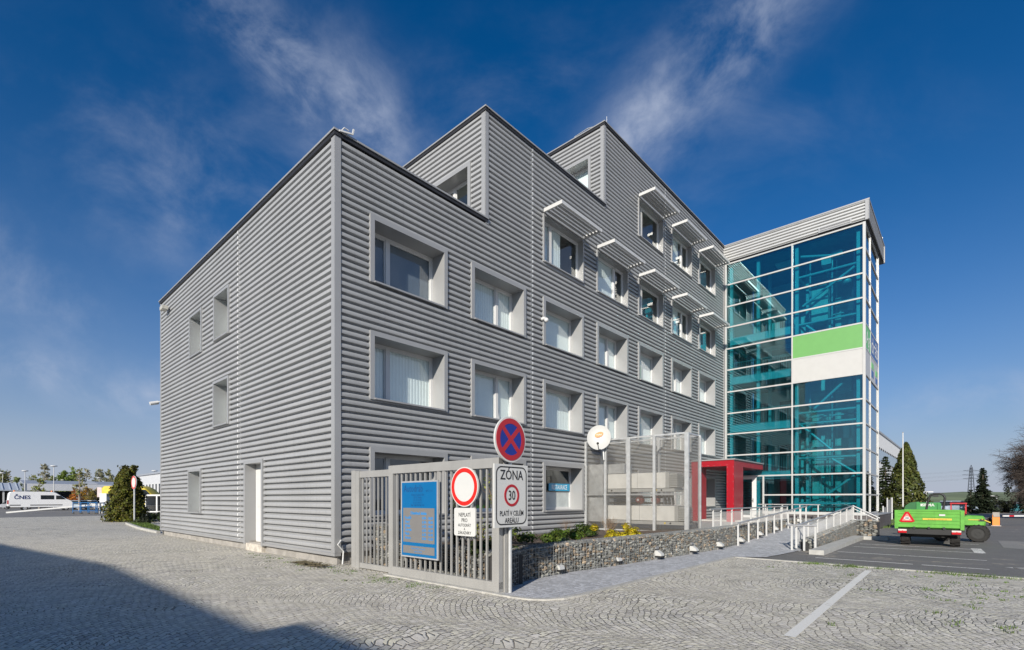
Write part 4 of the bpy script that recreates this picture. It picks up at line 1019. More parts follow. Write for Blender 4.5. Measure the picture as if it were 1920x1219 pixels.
# ------------------------------------------------------------------ stone-filled wire walls
stonem = M('broken stone', (.19, .19, .172), .85, 0, .35, 7, .5, 40, island=.65, brown=True)
wirem = M('gabion wire', (.30, .31, .31), .45, .6, .05); gabback = M('gabion shade', (.03, .03, .03), .95)  # near-black backing paints the shade in the gaps between the stones
PHI = (1 + 5 ** .5) / 2
ICO = [Vector(p).normalized() for p in ((-1, PHI, 0), (1, PHI, 0), (-1, -PHI, 0), (1, -PHI, 0), (0, -1, PHI), (0, 1, PHI), (0, -1, -PHI), (0, 1, -PHI), (PHI, 0, -1), (PHI, 0, 1), (-PHI, 0, -1), (-PHI, 0, 1))]
ICF = [(0, 11, 5), (0, 5, 1), (0, 1, 7), (0, 7, 10), (0, 10, 11), (1, 5, 9), (5, 11, 4), (11, 10, 2), (10, 7, 6), (7, 1, 8), (3, 9, 4), (3, 4, 2), (3, 2, 6), (3, 6, 8), (3, 8, 9), (4, 9, 5), (2, 4, 11), (6, 2, 10), (8, 6, 7), (9, 8, 1)]
def stone(mb, c, d, o, up, sx, sy, sz, rr):
    t = rr.uniform(-.5, .5); ca, sa = math.cos(t), math.sin(t)
    d2 = d * ca + up * sa; u2 = up * ca - d * sa
    mb.add([c + d2 * (p.x * sx * rr.uniform(.75, 1.2)) + o * (p.y * sy * rr.uniform(.8, 1.15)) + u2 * (p.z * sz * rr.uniform(.75, 1.2)) for p in ICO], ICF)
def gabion(name, label, line, zb, zt, thick, rr, size=.085, mesh=True, group=None, ends=(True, True)):
    """line: face polyline [(u,n)], zb/zt: functions of distance along it"""
    P = [W(a, b) for a, b in line]; L = [0]
    for a, b in zip(P, P[1:]): L.append(L[-1] + (b - a).length)
    def at_(s):
        for i in range(len(P) - 1):
            if s <= L[i + 1] or i == len(P) - 2:
                d = (P[i + 1] - P[i]).normalized(); return P[i] + d * (s - L[i]), d
    t = thing(name, label, 'wall', at_(L[-1] / 2)[0], group)
    st = MB(); wi = MB(); bk = MB(); s = 0
    while s < L[-1]:
        p, d = at_(s); o = d.cross(Z)
        if o.dot(N) < 0 and abs(o.dot(N)) > .5: o = -o
        if abs(d.dot(N)) > .7: o = -U
        z0, z1 = zb(s), zt(s); z = z0
        while z < z1 - size * .3:
            sz = rr.uniform(.35, .62) * size; w_ = rr.uniform(.55, .95) * size
            stone(st, p + d * rr.uniform(-.04, .04) - o * rr.uniform(.03, .07) + Z * (z + sz * .8), d, o, Z, w_, size * .7, sz, rr); z += sz * 1.45
        k = size
        while k < thick:
            if rr.random() < .9: stone(st, p - o * k + Z * (z1 - .03 + rr.uniform(-.015, .01)), d, o, Z, rr.uniform(.6, .9) * size, rr.uniform(.6, .9) * size, .045, rr)
            k += size * 1.25
        s += size * 1.35
    n = max(2, int(L[-1] / .6)); q = [at_(L[-1] * i / n) for i in range(n + 1)]
    for (p, d), (p2, d2), i in zip(q, q[1:], range(n)):
        def oo(d):
            o = d.cross(Z)
            if abs(d.dot(N)) > .7: return -U
            return o if o.dot(N) > 0 else -o
        s0, s1 = L[-1] * i / n, L[-1] * (i + 1) / n
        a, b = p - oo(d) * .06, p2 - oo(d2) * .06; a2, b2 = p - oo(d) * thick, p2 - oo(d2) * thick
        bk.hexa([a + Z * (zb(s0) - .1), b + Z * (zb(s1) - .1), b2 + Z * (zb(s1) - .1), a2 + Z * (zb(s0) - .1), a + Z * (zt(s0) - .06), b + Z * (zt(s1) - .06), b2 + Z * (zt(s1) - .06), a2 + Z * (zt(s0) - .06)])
    obj('stone_fill', st, stonem, t); obj('shade_backing', bk, gabback, t)
    if mesh:
        r = .0035; s = 0
        while s <= L[-1]:
            p, d = at_(s); o = d.cross(Z)
            o = -U if abs(d.dot(N)) > .7 else (o if o.dot(N) > 0 else -o)
            p = p + o * .022
            wi.bar(p + Z * zb(s), p + Z * (zt(s) + .01), r * 2, r * 2) if False else wi.tube(p + Z * zb(s), p + Z * (zt(s) + .015), r, seg=4, cap=False)
            wi.tube(p + Z * (zt(s) + .015), p - o * thick + Z * (zt(s) + .015), r, seg=4, cap=False)
            s += .1 if s < 12 else .2
        for k in range(8):
            n = max(2, int(L[-1] / .5))
            for i in range(n):
                s0, s1 = L[-1] * i / n, L[-1] * (i + 1) / n
                (p, d), (p2, d2) = at_(s0), at_(s1)
                o = d.cross(Z); o = -U if abs(d.dot(N)) > .7 else (o if o.dot(N) > 0 else -o)
                za, zc = zt(s0) - k * .1, zt(s1) - k * .1
                if za < zb(s0): continue
                wi.tube(p + o * .022 + Z * za, p2 + o * .022 + Z * zc, r, seg=4, cap=False)
        for j in range(1, int(thick / .1)):
            n = max(2, int(L[-1] / .6))
            for i in range(n):
                s0, s1 = L[-1] * i / n, L[-1] * (i + 1) / n
                (p, d), (p2, d2) = at_(s0), at_(s1); o = d.cross(Z); o = -U if abs(d.dot(N)) > .7 else (o if o.dot(N) > 0 else -o)
                wi.tube(p - o * j * .1 + Z * (zt(s0) + .018), p2 - o * j * .1 + Z * (zt(s1) + .018), r, seg=4, cap=False)
        obj('wire_mesh', wi, wirem, t)
    return t
rg = random.Random(21)
RAMP0, RAMP1 = 11.6, 22.0
def ramp_z(u): return max(0, min(.5, (u - RAMP0) / (RAMP1 - RAMP0) * .5))
GL = [(.5, 5.42), (1.4, 5.1), (3, 5.08), (4.5, 5.26), (6.3, 5.4), (8, 5.55), (10.5, 5.65), (22.3, 5.6)]
gabion('gabion_wall', 'long low curved wall of stones in wire mesh in front of the planting bed', GL, lambda s: ramp_z(.5 + s * .985), lambda s: .64 + .04 * min(1, s / 12), .5, rg)
gabion('gabion_wall', 'short stone filled wire wall standing behind the bars of the sliding gate', [(.62, 1.32), (.62, 5.3)], lambda s: 0, lambda s: .63, .4, rg)
gabion('gabion_wall', 'taller narrow stone filled wire block behind the fixed fence panel', [(.6, .72), (.6, 1.28)], lambda s: 0, lambda s: 1.02, .4, rg)
gabion('gabion_wall', 'sloping stone filled wire wall carrying the white railing on the right of the ramp', [(12.0, 8.02), (20.7, 8.02)], lambda s: 0.0, lambda s: .34 + .036 * s, .34, rg, group=None)
gabion('gabion_wall', 'stone filled wire block with large flat stones at the top end of the ramp', [(20.75, 7.7), (20.75, 8.75)], lambda s: 0, lambda s: .69, 1.0, rg, size=.12)
# floodlights along the foot of the long wall
lampw = M('lamp housing', (.55, .55, .53), .4, .1, .03)
def spot(mb_parent):
    pass
proto = None
def make_spot():
    t = thing('ground_spotlight', '', 'spotlight', (0, 0, 0), 'wedge spotlights along the stone wall')
    F = Frame((0, 0, 0), (1, 0, 0), (0, -1, 0))
    m = MB(); m.prism(F, [(-.0, .17), (.0, .34), (.09, .33), (.2, .2), (.2, .16)], -.1, .1); 
    L = Frame((0, 0, 0), (0, -1, 0), (1, 0, 0))
    m = MB(); m.prism(L, [(-.05, .11), (-.05, .26), (.02, .26), (.14, .18), (.155, .11)], -.085, .085); obj('housing', m, lampw, t, True)
    m = MB(); m.box(-.09, .09, -.17, .04, .085, .12); obj('lamp_glass', m, black, t, True)
    m = MB(); m.box(-.05, .05, -.0, .08, .0, .22); m.box(-.07, .07, .0, .04, .3, .36); obj('bracket', m, alu, t, True)
    return t
SP = [(2.5, 4.98, 'nearest the gate'), (4.69, 5.14, 'second from the gate, below the yellow shrubs'), (6.43, 5.42, 'below the middle of the mesh cage'), (8.35, 5.6, 'third last before the ramp railing'), (10.31, 5.66, 'last before the ramp railing begins'),
      (12.3, 5.68, 'between the first and second ramp railing posts'), (14.54, 5.67, 'between the third and fourth ramp railing posts'), (16.73, 5.66, 'between the fifth and sixth ramp railing posts'), (18.84, 5.65, 'in the upper half of the ramp'), (20.92, 5.64, 'at the top of the ramp')]
NANG = math.atan2(N.y, N.x) + math.pi / 2
for k, (u, n, l) in enumerate(SP):
    lab = 'white wedge spotlight at the foot of the stone wall, ' + l
    lab = ' '.join(lab.split()[:16])
    if k == 0: sp0 = make_spot(); sp0['label'] = lab; sp0.location = W(u, n + .03, ramp_z(u)); sp0.rotation_euler = (0, 0, NANG)
    else: copy_thing(sp0, W(u, n + .03, ramp_z(u)), NANG, lab)

# ------------------------------------------------------------------ railings
def rail_line(name, label, posts, h, zf, top_ext=(0, 0), balusters=None, post_w=.042, mid=False):
    """posts: [(u,n)], zf(u,n) -> foot height"""
    t = thing(name, label, 'railing', W(*posts[len(posts) // 2], 0))
    tops = []
    for u, n in posts:
        z = zf(u, n); m = MB(); m.fbox(FR, u - post_w * .3, u + post_w * .3, n - post_w * .7, n + post_w * .7, z, z + h - .02); obj('post', m, whitem, t); tops.append(W(u, n, z + h))
    m = MB(); d0 = (tops[1] - tops[0]).normalized() * top_ext[0]; d1 = (tops[-1] - tops[-2]).normalized() * top_ext[1]
    pts = [tops[0] - d0] + tops + [tops[-1] + d1]
    m.path([p for i, p in enumerate(pts) if i == 0 or (p - pts[i - 1]).length > .01], .032, 8); obj('handrail', m, galv if False else M('handrail', (.42, .42, .42), .35, .4), t)
    if balusters:
        m = MB()
        for a, b in zip(tops, tops[1:]):
            a2, b2 = a - Z * .12, b - Z * .12; c2, d2 = a - Z * (h - .1), b - Z * (h - .1)
            m.tube(a2, b2, .014, seg=4); m.tube(c2, d2, .014, seg=4)
            k = max(2, int((b - a).length / balusters))
            for i in range(1, k): p, q = a2.lerp(b2, i / k), c2.lerp(d2, i / k); m.tube(p, q, .009, seg=4, cap=False)
        obj('bars', m, whitem, t)
    return t
rail_line('handrail_fence', 'white handrail of bare posts along the left side of the ramp', [(11.9, 5.78), (13.05, 5.78), (14.14, 5.78), (15.25, 5.78), (16.35, 5.78), (17.45, 5.78), (18.55, 5.78), (19.65, 5.78), (20.8, 5.78), (21.9, 5.78)], .8, lambda u, n: ramp_z(u), (.1, .15))
rail_line('handrail_fence', 'white railing with thin bars on top of the right hand ramp wall', [(11.76, 7.62), (13.2, 7.66), (14.55, 7.68), (16.0, 7.7), (17.3, 7.72), (18.6, 7.74), (19.95, 7.76), (21.3, 7.78)], .72, lambda u, n: .08 + (u - 11.76) * .056, (.15, 0), .12)
t = rail_line('handrail_fence', 'low white end railing closing the lower end of the right ramp wall', [(11.72, 7.5), (11.72, 7.85), (11.72, 8.16)], .8, lambda u, n: 0.01, (.12, .03))
rail_line('handrail_fence', 'white railing with close thin bars along the raised landing before the red portal', [(12.5, 4.7), (13.3, 4.7), (14.5, 4.7), (15.7, 4.7), (16.9, 4.7), (18.1, 4.7), (19.3, 4.7), (20.5, 4.7), (21.7, 4.7), (22.9, 4.7)], .84, lambda u, n: .43, (.3, .1), .11)
rail_line('handrail_fence', 'white descending stair railing in front of the corner of the glass tower', [(21.3, 7.82), (21.3, 8.12), (21.3, 8.72)], .68, lambda u, n: .66 - max(0, n - 7.82) * .55, (.02, .1), .2)
rail_line('handrail_fence', 'white railing across the landing close to the glass tower wall', [(25.6, 2.9), (25.6, 3.8), (25.6, 4.7), (25.6, 5.6)], .84, lambda u, n: .5, (.4, .1))

# ------------------------------------------------------------------ plants in the bed
def leafquad(mb, c, nrm, sz, rr, asp=1.7):
    x = nrm.orthogonal().normalized(); y = nrm.cross(x)
    t = rr.random() * math.tau; a = (x * math.cos(t) + y * math.sin(t)) * sz * asp / 2; b = (y * math.cos(t) - x * math.sin(t)) * sz / 2
    mb.add([c - a, c - b * .9, c + a, c + b * .9], [(0, 1, 2, 3)])
def rdir(rr):
    z = rr.uniform(-1, 1); t = rr.random() * math.tau; s = math.sqrt(1 - z * z); return Vector((s * math.cos(t), s * math.sin(t), z))
def leafm(name, col, island=.6, tr=.3): return M(name, col, .6, 0, .35, 3, island=island, trans=tr, spec=.3)
def shrub(label, c, rx, ry, h, col, n, sz, rr, name='shrub', asp=1.7, flat_=.6, mname=None):
    t = thing(name, label, 'shrub', c)
    m = MB(); cl = [Vector((rr.gauss(0, .45) * rx, rr.gauss(0, .45) * ry, abs(rr.gauss(.45, .3)) * h)) for _ in range(10)]
    for _ in range(n):
        k = rr.choice(cl); d = rdir(rr); p = k + Vector((d.x * rx, d.y * ry, d.z * h)) * .38 * rr.random() ** .4
        if p.z < 0.01: p.z = rr.random() * .05
        leafquad(m, c + p, (d + Z * flat_).normalized(), sz * rr.uniform(.6, 1.3), rr, asp)
    obj('foliage', m, leafm(mname or ('leaf %.2f %.2f %.2f' % col), col), t)
    m = MB()
    for _ in range(7): k = rr.choice(cl); m.tube(c + Vector((rr.uniform(-.05, .05), rr.uniform(-.05, .05), -.02)), c + k, .012, .004, seg=4, cap=False)
    obj('stem', m, M('twig brown', (.11, .07, .045), .9), t)
    return t
rp = random.Random(33)
shrub('dark green low cushion shrub right beside the gate post in the bed', W(1.3, 4.35, .5), .7, .5, .26, (.04, .06, .012), 1500, .05, rp)
shrub('mid green cushion shrub in the middle of the bed below the window', W(4.6, 3.5, .5), .7, .55, .4, (.07, .11, .015), 1900, .055, rp)
shrub('small green shrub close to the grey wall behind the cushion shrub', W(3.7, 2.4, .47), .5, .45, .4, (.09, .12, .02), 700, .05, rp)
shrub('dark green shrub between the window and the mesh cage', W(6.8, 2.9, .48), .7, .5, .36, (.05, .08, .012), 1100, .055, rp)
shrub('small pale grey green tuft on the bare soil at the wall edge', W(3.55, 4.5, .54), .18, .16, .16, (.20, .24, .14), 260, .035, rp)
shrub('bright yellow shrub on the left, below the bare twigs at the cage', W(5.5, 4.55, .52), .36, .3, .27, (.42, .34, .015), 1000, .045, rp)
shrub('bright yellow shrub on the right, nearest the corner of the mesh cage', W(6.75, 4.4, .52), .4, .3, .34, (.40, .31, .012), 1000, .045, rp)
shrub('upright dark evergreen behind the bars of the sliding gate', W(1.3, 3.2, .45), .28, .28, 1.1, (.035, .05, .015), 1500, .05, rp)
def twiggy(name, label, base, h, spread, n, rr, cat, leaf=None, nl=0, r0=.02, lsz=.05, fork=3):
    t = thing(name, label, cat, base)
    m = MB(); tips = []
    def grow(p, d, r, L, lev):
        q = p + d * L; m.tube(p, q, r, r * .65, seg=5 if r > .01 else 4, cap=False)
        tips.append(q)
        if lev == 0: return
        for _ in range(fork):
            e = (d + rdir(rr) * spread + Z * .15).normalized()
            grow(p.lerp(q, rr.uniform(.45, 1)), e, r * .6, L * rr.uniform(.55, .85), lev - 1)
    for _ in range(n): grow(Vector(base) + Vector((rr.uniform(-.05, .05), rr.uniform(-.05, .05), -.03)), (Z + rdir(rr) * spread * .5).normalized(), r0, h * .45, 2 if n > 2 else 3)
    obj('trunk', m, M('twig bark', (.20, .14, .09), .9, 0, .2), t)
    if leaf:
        m = MB()
        for _ in range(nl): p = rr.choice(tips) + rdir(rr) * .06; leafquad(m, p, rdir(rr), lsz * rr.uniform(.6, 1.3), rr)
        obj('leaves', m, leafm('young leaf', leaf), t)
    return t
twiggy('sapling', 'thin young tree with sparse new leaves just right of the zone sign', W(2.3, 3.9, .5), 1.7, .55, 1, rp, 'tree', (.22, .26, .04), 150, .032, .045)
twiggy('sapling', 'leafy sprouting twigs between the zone sign and the young tree', W(1.5, 3.6, .5), .8, .7, 4, rp, 'shrub', (.20, .26, .04), 120, .01, .05)
twiggy('twig_shrub', 'bare brown twig shrub between the two yellow shrubs', W(6.2, 4.1, .5), .75, .55, 12, rp, 'shrub', None, 0, .009)
twiggy('twig_shrub', 'thin reddish bare twigs in front of the window right of the mesh cage post', W(7.2, 1.9, .48), .7, .6, 5, rp, 'shrub', None, 0, .007)

# ------------------------------------------------------------------ small fittings on the building
t = thing('security_camera', 'white security camera on the far left edge of the grey building', 'camera', FL.pt(16.15, 0, 6.16))
m = MB(); m.tube(FL.pt(16.1, .02, 6.2), FL.pt(16.35, .1, 6.18), .03); obj('bracket', m, whitem, t)
m = MB(); m.tube(FL.pt(16.5, .35, 6.1), FL.pt(16.5, .02, 6.2), .085, seg=12); obj('body', m, white, t)
t = thing('security_camera', 'white dome camera on the left edge of a window in the third row', 'camera', FR.pt(8.2, .1, 8.3))
m = MB(); m.tube(FR.pt(8.2, .0, 8.32), FR.pt(8.2, .18, 8.32), .06); obj('bracket', m, white, t)
m = MB(); m.ball(FR.pt(8.2, .22, 8.24), .085); obj('dome', m, white, t)
t = thing('floodlight', 'grey floodlight high on the far end of the left facade', 'floodlight', FL.pt(14.75, 0, 10.1))
m = MB(); m.fbox(FL, 14.5, 14.95, .1, .32, 10.05, 10.2); obj('housing', m, M('lamp grey', (.5, .48, .42), .5, .2), t)
m = MB(); m.fbox(FL, 14.68, 14.76, .0, .1, 10.08, 10.16); obj('bracket', m, alu, t)
t = thing('roof_bracket', 'small white bracket with a hook on the roof corner nearest the camera', 'bracket', W(.25, .05, T1))
m = MB(); m.bar(W(.05, .1, T1), W(.4, .12, T1 + .08), .035, .035); m.bar(W(.4, .12, T1 + .07), W(.43, .12, T1 + .22), .035, .035); m.path([W(.1, .1, T1 + .02), W(.18, .11, T1 + .13), W(.3, .12, T1 + .12)], .014, 6)
obj('arm', m, white, t)
m = MB(); m.path([W(.12, .06, .62), W(.0, .12, .52), W(.16, .1, .35), W(.15, .1, .18), W(.1, .16, .02)], .02, 8)
single('hose', 'white hose hanging from the corner of the building to the ground', 'hose', m, white)
m = MB(); m.path([W(S3 + .1, -.1, T3 + .03), W(S3 + .06, -.9, T3 + .22), W(S3 + .1, -1.6, T3 + .22), W(S3 + .1, -1.7, T3)], .02, 5); m.tube(W(S3 + .7, -.3, T3), W(S3 + .7, -.3, T3 + .8), .012, seg=5)
single('lightning_conductor', 'thin lightning conductor wire on the highest roof corner', 'lightning rod', m, galv)
m = MB(); m.tube(W(UT + 6.7, ND + .1, PAR1), W(UT + 6.7, ND + .1, PAR1 + .55), .02, seg=5); m.tube(W(UT + 6.5, ND + .1, PAR1), W(UT + 6.5, ND + .1, PAR1 + .2), .02, seg=5)
single('lightning_rod', 'short lightning rod on the far roof corner of the glass tower', 'lightning rod', m, galv)
m = MB(); r3 = random.Random(3)
for _ in range(120):
    c = W(-.45 + r3.gauss(0, .08), .2 - r3.random() * 1.3, .03); t_ = r3.gauss(0, .5); d = (N * math.cos(t_) + U * math.sin(t_)) * r3.uniform(.1, .3)
    m.tube(c - d, c + d + Z * r3.uniform(0, .05), .006, seg=4, cap=False)
tag(obj('twig_litter', m, M('dry twigs', (.10, .085, .05), .95)), 'flat heap of dry twigs lying on the cobbles by the building corner', 'twigs', kind='stuff')

# ------------------------------------------------------------------ parking lot: trailer, tractors, baler
lime = M('lime paint', (.10, .33, .04), .5, 0, .14, 3, streak=.25); limed = M('lime shade', (.10, .38, .025), .45); tyre = M('tyre', (.018, .017, .016), .85, 0, .2, 20, .5, 60); deepg = M('deep green', (.02, .12, .035), .4, 0, .05)
redp = M('tractor red', (.42, .015, .02), .4); yel = M('yellow strip', (.62, .42, .05), .5); lampr = M('tail lamp red', (.45, .01, .015), .3); lampo = M('tail lamp clear', (.6, .55, .5), .3)
def n_on(px, u):
    P = A0 + U * u; t = (px - 960) / 939
    return (t * P.y - P.x) / (N.x - t * N.y)
def wheel(F, a, z, r, o0, o1, parent, hub=.55, rimc=None, lugs=0, local=False):
    m = MB(); mid = (o0 + o1) / 2
    m.ring(F, a, z, r * hub, r * .93, o0, o1, 28); m.ring(F, a, z, r * hub, r, o0 + (o1 - o0) * .15, o1 - (o1 - o0) * .15, 28)
    for k in range(lugs):
        t = math.tau * k / lugs; c, s_ = math.cos(t), math.sin(t)
        for oo, sg in ((o0, 1), (mid, -1)):
            w_ = (o1 - o0) / 2; pts = []
            for rr_ in (r * .97, r * 1.06):
                for da, o_ in ((-.05, oo), (.05, oo), (.05 + sg * .1, oo + w_), (-.05 + sg * .1, oo + w_)): pts.append(F.pt(a + rr_ * math.cos(t + da), o_, z + rr_ * math.sin(t + da)))
            m.hexa(pts)
    wo_ = obj('wheel', m, tyre, parent, local)
    m = MB(); m.disc(F, a, z, r * hub * 1.02, o0 + .02, o1 - .03, 24); m.ring(F, a, z, r * hub * .3, r * hub * .45, o1 - .03, o1 - .015, 16); obj('rim', m, rimc or M('rim black', (.02, .02, .02), .5), wo_, local)
    return wo_
t = thing('trailer', 'lime green tipping trailer with a red warning triangle on its tailboard', 'trailer', W(17.8, 10.7, 0))
TR = FT(16.4); c0, c1 = 9.77, 11.6
m = MB(); m.fbox(TR, c0 + .05, c1 - .05, -.05, 0, .66, 1.24)
for z in (.66, .78, .9, 1.02, 1.14, 1.225): m.fbox(TR, c0 + .05, c1 - .05, 0, .018, z, z + .022 if z < 1.2 else 1.255)
obj('tailboard', m, lime, t)
m = MB()
for a in (c0, c1 - .06):
    m.fbox(FR, 16.42, 19.4, a + .01, a + .05, .66, 1.24)
    for k in range(4): m.fbox(FR, 16.42, 19.4, a, a + .06, .68 + k * .15, .70 + k * .15)
m.fbox(TR, c0 + .05, c1 - .05, -3.0, -2.95, .66, 1.24); m.fbox(TR, c0 + .02, c1 - .02, -3.0, -.06, .62, .68)
obj('side_board', m, lime, t)
for a in (c0 - .02, c1 - .08): m = MB(); m.fbox(TR, a, a + .1, -.06, .03, .6, 1.26); obj('corner_stake', m, lime, t)
m = MB()
for a in (10.3, 10.7, 11.1): m.fbox(TR, a - .03, a + .03, .0, .04, .6, .68)
obj('latch', m, black, t)
m = MB(); m.fbox(TR, c0 + .06, c1 - .06, -.06, .0, .42, .6); m.fbox(TR, 10.3, 11.1, -3.0, -.1, .4, .6); m.fbox(TR, c0 + .2, c1 - .2, -.9, -.7, .28, .42); m.bar(W(19.3, 10.7, .5), W(20.0, 10.9, .4), .1, .1); obj('underframe', m, black, t)
for a, side in ((9.88, 0), (11.24, 1)): wheel(Frame(A0 + N * (a), U, N), 17.0, .31, .31, 0, .27, t, lugs=14)
for a in (9.85, 11.3):
    m = MB(); m.fbox(TR, a, a + .24, .0, .05, .45, .52); l_ = obj('tail_light', m, lampr, t)
    m = MB(); m.fbox(TR, a, a + .24, .0, .048, .525, .58); obj('clear_lens', m, lampo, l_)
    m = MB(); m.add([TR.pt(a + .06, .055, .455), TR.pt(a + .2, .055, .455), TR.pt(a + .13, .055, .55)], [(0, 1, 2)]); obj('reflector', m, lampr, l_)
m = MB(); tri = [(9.885, .87), (9.95, .83), (10.25, .83), (10.32, .87), (10.15, 1.2), (10.05, 1.2)]; m.prism(TR, tri, .022, .03); tr = obj('warning_triangle', m, lampr, t)
m = MB(); m.prism(TR, [(9.96, .885), (10.24, .885), (10.12, 1.13), (10.08, 1.13)], .03, .034); obj('field', m, M('pale red', (.62, .2, .17), .5), tr)
m = MB(); m.prism(TR, [(10.1 + .085 * math.cos(math.tau * i / 20), .975 + .062 * math.sin(math.tau * i / 20)) for i in range(20)], .034, .037); obj('oval', m, signw, tr)
m = MB(); text(m, TR, '20', 10.1, .039, .972, .085, 1.2, bold=.002); obj('lettering', m, ink, tr)
m = MB(); m.fbox(TR, 10.53, 11.3, .019, .024, .925, .985); ys = obj('yellow_strip', m, yel, t)
m = MB(); text(m, TR, 'www.agrodrab.cz', 10.92, .026, .95, .055, 1.3); obj('lettering', m, M('brown ink', (.2, .1, .02), .5), ys)
m = MB(); m.fbox(TR, 10.97, 11.13, .019, .024, 1.07, 1.13); obj('sticker', m, signw, t)

t = thing('mini_tractor', 'small lime green tractor with a black roll bar in front of the trailer', 'tractor', W(20.3, 11.8, 0))
HF = Frame(A0 + U * 19.95, N, -U)
nh = n_on(1848, 19.95)
m = MB(); m.hull(Frame(A0 + U * 20.25, N, -U), [(11.55, .62), (11.5, .95), (11.7, 1.03), (12.15, 1.0), (nh - .02, .93), (nh + .02, .78), (nh, .62)], .6, .12, .06); obj('hood', m, lime, t)
m = MB(); m.fbox(HF, 11.72, 12.05, .005, .012, .84, .87); m.hexa([HF.pt(12.1, .012, .87), HF.pt(12.35, .012, .74), HF.pt(12.35, .005, .74), HF.pt(12.1, .005, .87), HF.pt(12.1, .012, .91), HF.pt(12.35, .012, .78), HF.pt(12.35, .005, .78), HF.pt(12.1, .005, .91)]); obj('yellow_stripe', m, yel, t)
m = MB(); m.fbox(HF, nh - .2, nh - .03, .002, .012, .8, .88); obj('headlight', m, black, t)
for o in (0, -.72): wheel(HF, 12.0, .33, .33, o - .2, o + .06, t, .6, None, 16)
for o in (0, -.72): wheel(HF, 10.95, .33, .33, o - .2, o + .06, t, .6, None, 16)
m = MB(); m.fbox(HF, 11.3, 11.62, -.5, -.05, .35, .9); m.fbox(HF, 10.7, 11.4, -.55, -.05, .4, .62); obj('fender', m, black, t)
na, nb = n_on(1737, 20.5), n_on(1775, 20.5)
RF = FT(20.5); m = MB(); m.path([RF.pt(na - .02, 0, .7), RF.pt(na, 0, 1.25), RF.pt(na + .06, 0, 1.62), RF.pt(na + .13, 0, 1.80), RF.pt(na + .24, 0, 1.87), RF.pt(nb - .2, 0, 1.87), RF.pt(nb - .1, 0, 1.82), RF.pt(nb - .05, 0, 1.7), RF.pt(nb - .1, 0, 1.3), RF.pt(nb - .16, 0, .7)], .04, 8); obj('roll_bar', m, black, t)
m = MB(); m.fbox(RF, na + .2, na + .38, -.02, .06, 1.74, 1.82); obj('lamp', m, black, t)
m = MB(); m.fbox(RF, na + .1, na + .5, -.1, .3, .75, .85); m.fbox(RF, na + .1, na + .5, -.2, -.1, .85, 1.1); obj('seat', m, black, t)
m = MB(); m.tube(HF.pt(11.5, .1, .9), HF.pt(11.55, .12, 1.05), .012); m.fbox(HF, 11.46, 11.6, .1, .14, .95, 1.1); obj('mirror', m, M('mirror grey', (.2, .22, .25), .3), t)

def loc_frame(P, ang): return Frame(P, (math.cos(ang), math.sin(ang), 0), (math.sin(ang), -math.cos(ang), 0))
t = thing('baler', 'dark green round baler with white lettering parked behind the trailer', 'baler', gp(1730, 27))
F = loc_frame(gp(1730, 27), rad(-39)); F.D = F.D * .76
m = MB(); m.prism(F, [(-1.05, .5), (-1.08, 1.0), (-.95, 1.3), (-.7, 1.46), (-.35, 1.5), (-.3, .4), (-.8, .3)], -1.2, 0, True); obj('chamber', m, deepg, t)
m = MB(); m.fbox(F, -.3, .95, -.9, .0, 1.02, 1.47); m.fbox(F, -.35, -.2, -.9, .04, .3, 1.5); m.fbox(F, .8, 1.0, -.9, .04, .3, 1.42); body = obj('body', m, M('baler green', (.035, .22, .05), .4, 0, .05), t)
m = MB(); text(m, F, 'SIPMA', .3, .003, 1.33, .2, 1.25, bold=.006); m.fbox(F, -.12, -.02, 0, .004, 1.27, 1.40); obj('lettering', m, signw, body)
m = MB(); m.fbox(F, -.2, .8, -.5, -.1, .8, 1.05); obj('roller', m, black, t)
for a in (-.7, .7): wheel(F, a, .35, .35, .02, .24, t)
t = thing('red_tractor', 'small red tractor with a red framed cab seen beyond the trailer', 'tractor', gp(1797, 30))
F = loc_frame(gp(1797, 30), rad(-41)); F.D = F.D * .76
m = MB()
for a in (-.47, .41): m.fbox(F, a, a + .07, -.06, 0, .5, 1.36); m.fbox(F, a, a + .07, -1.1, -1.04, .5, 1.36)
m.fbox(F, -.5, .5, -1.15, .05, 1.36, 1.43); m.fbox(F, -.47, .48, -.05, -.0, .85, .9); obj('cab_frame', m, redp, t)
m = MB(); m.fbox(F, -.4, .41, -.04, -.02, .9, 1.36); obj('windscreen', m, winglass, t)
m = MB(); m.fbox(F, -.35, .35, 0, .9, .4, .85); obj('hood', m, redp, t)
for a in (-.5, .5): wheel(Frame(F.P + F.D * (a - .12), F.O, F.D), -.3, .45, .45, 0, .25, t); wheel(Frame(F.P + F.D * (a - .1), F.O, F.D), .7, .3, .3, 0, .2, t)

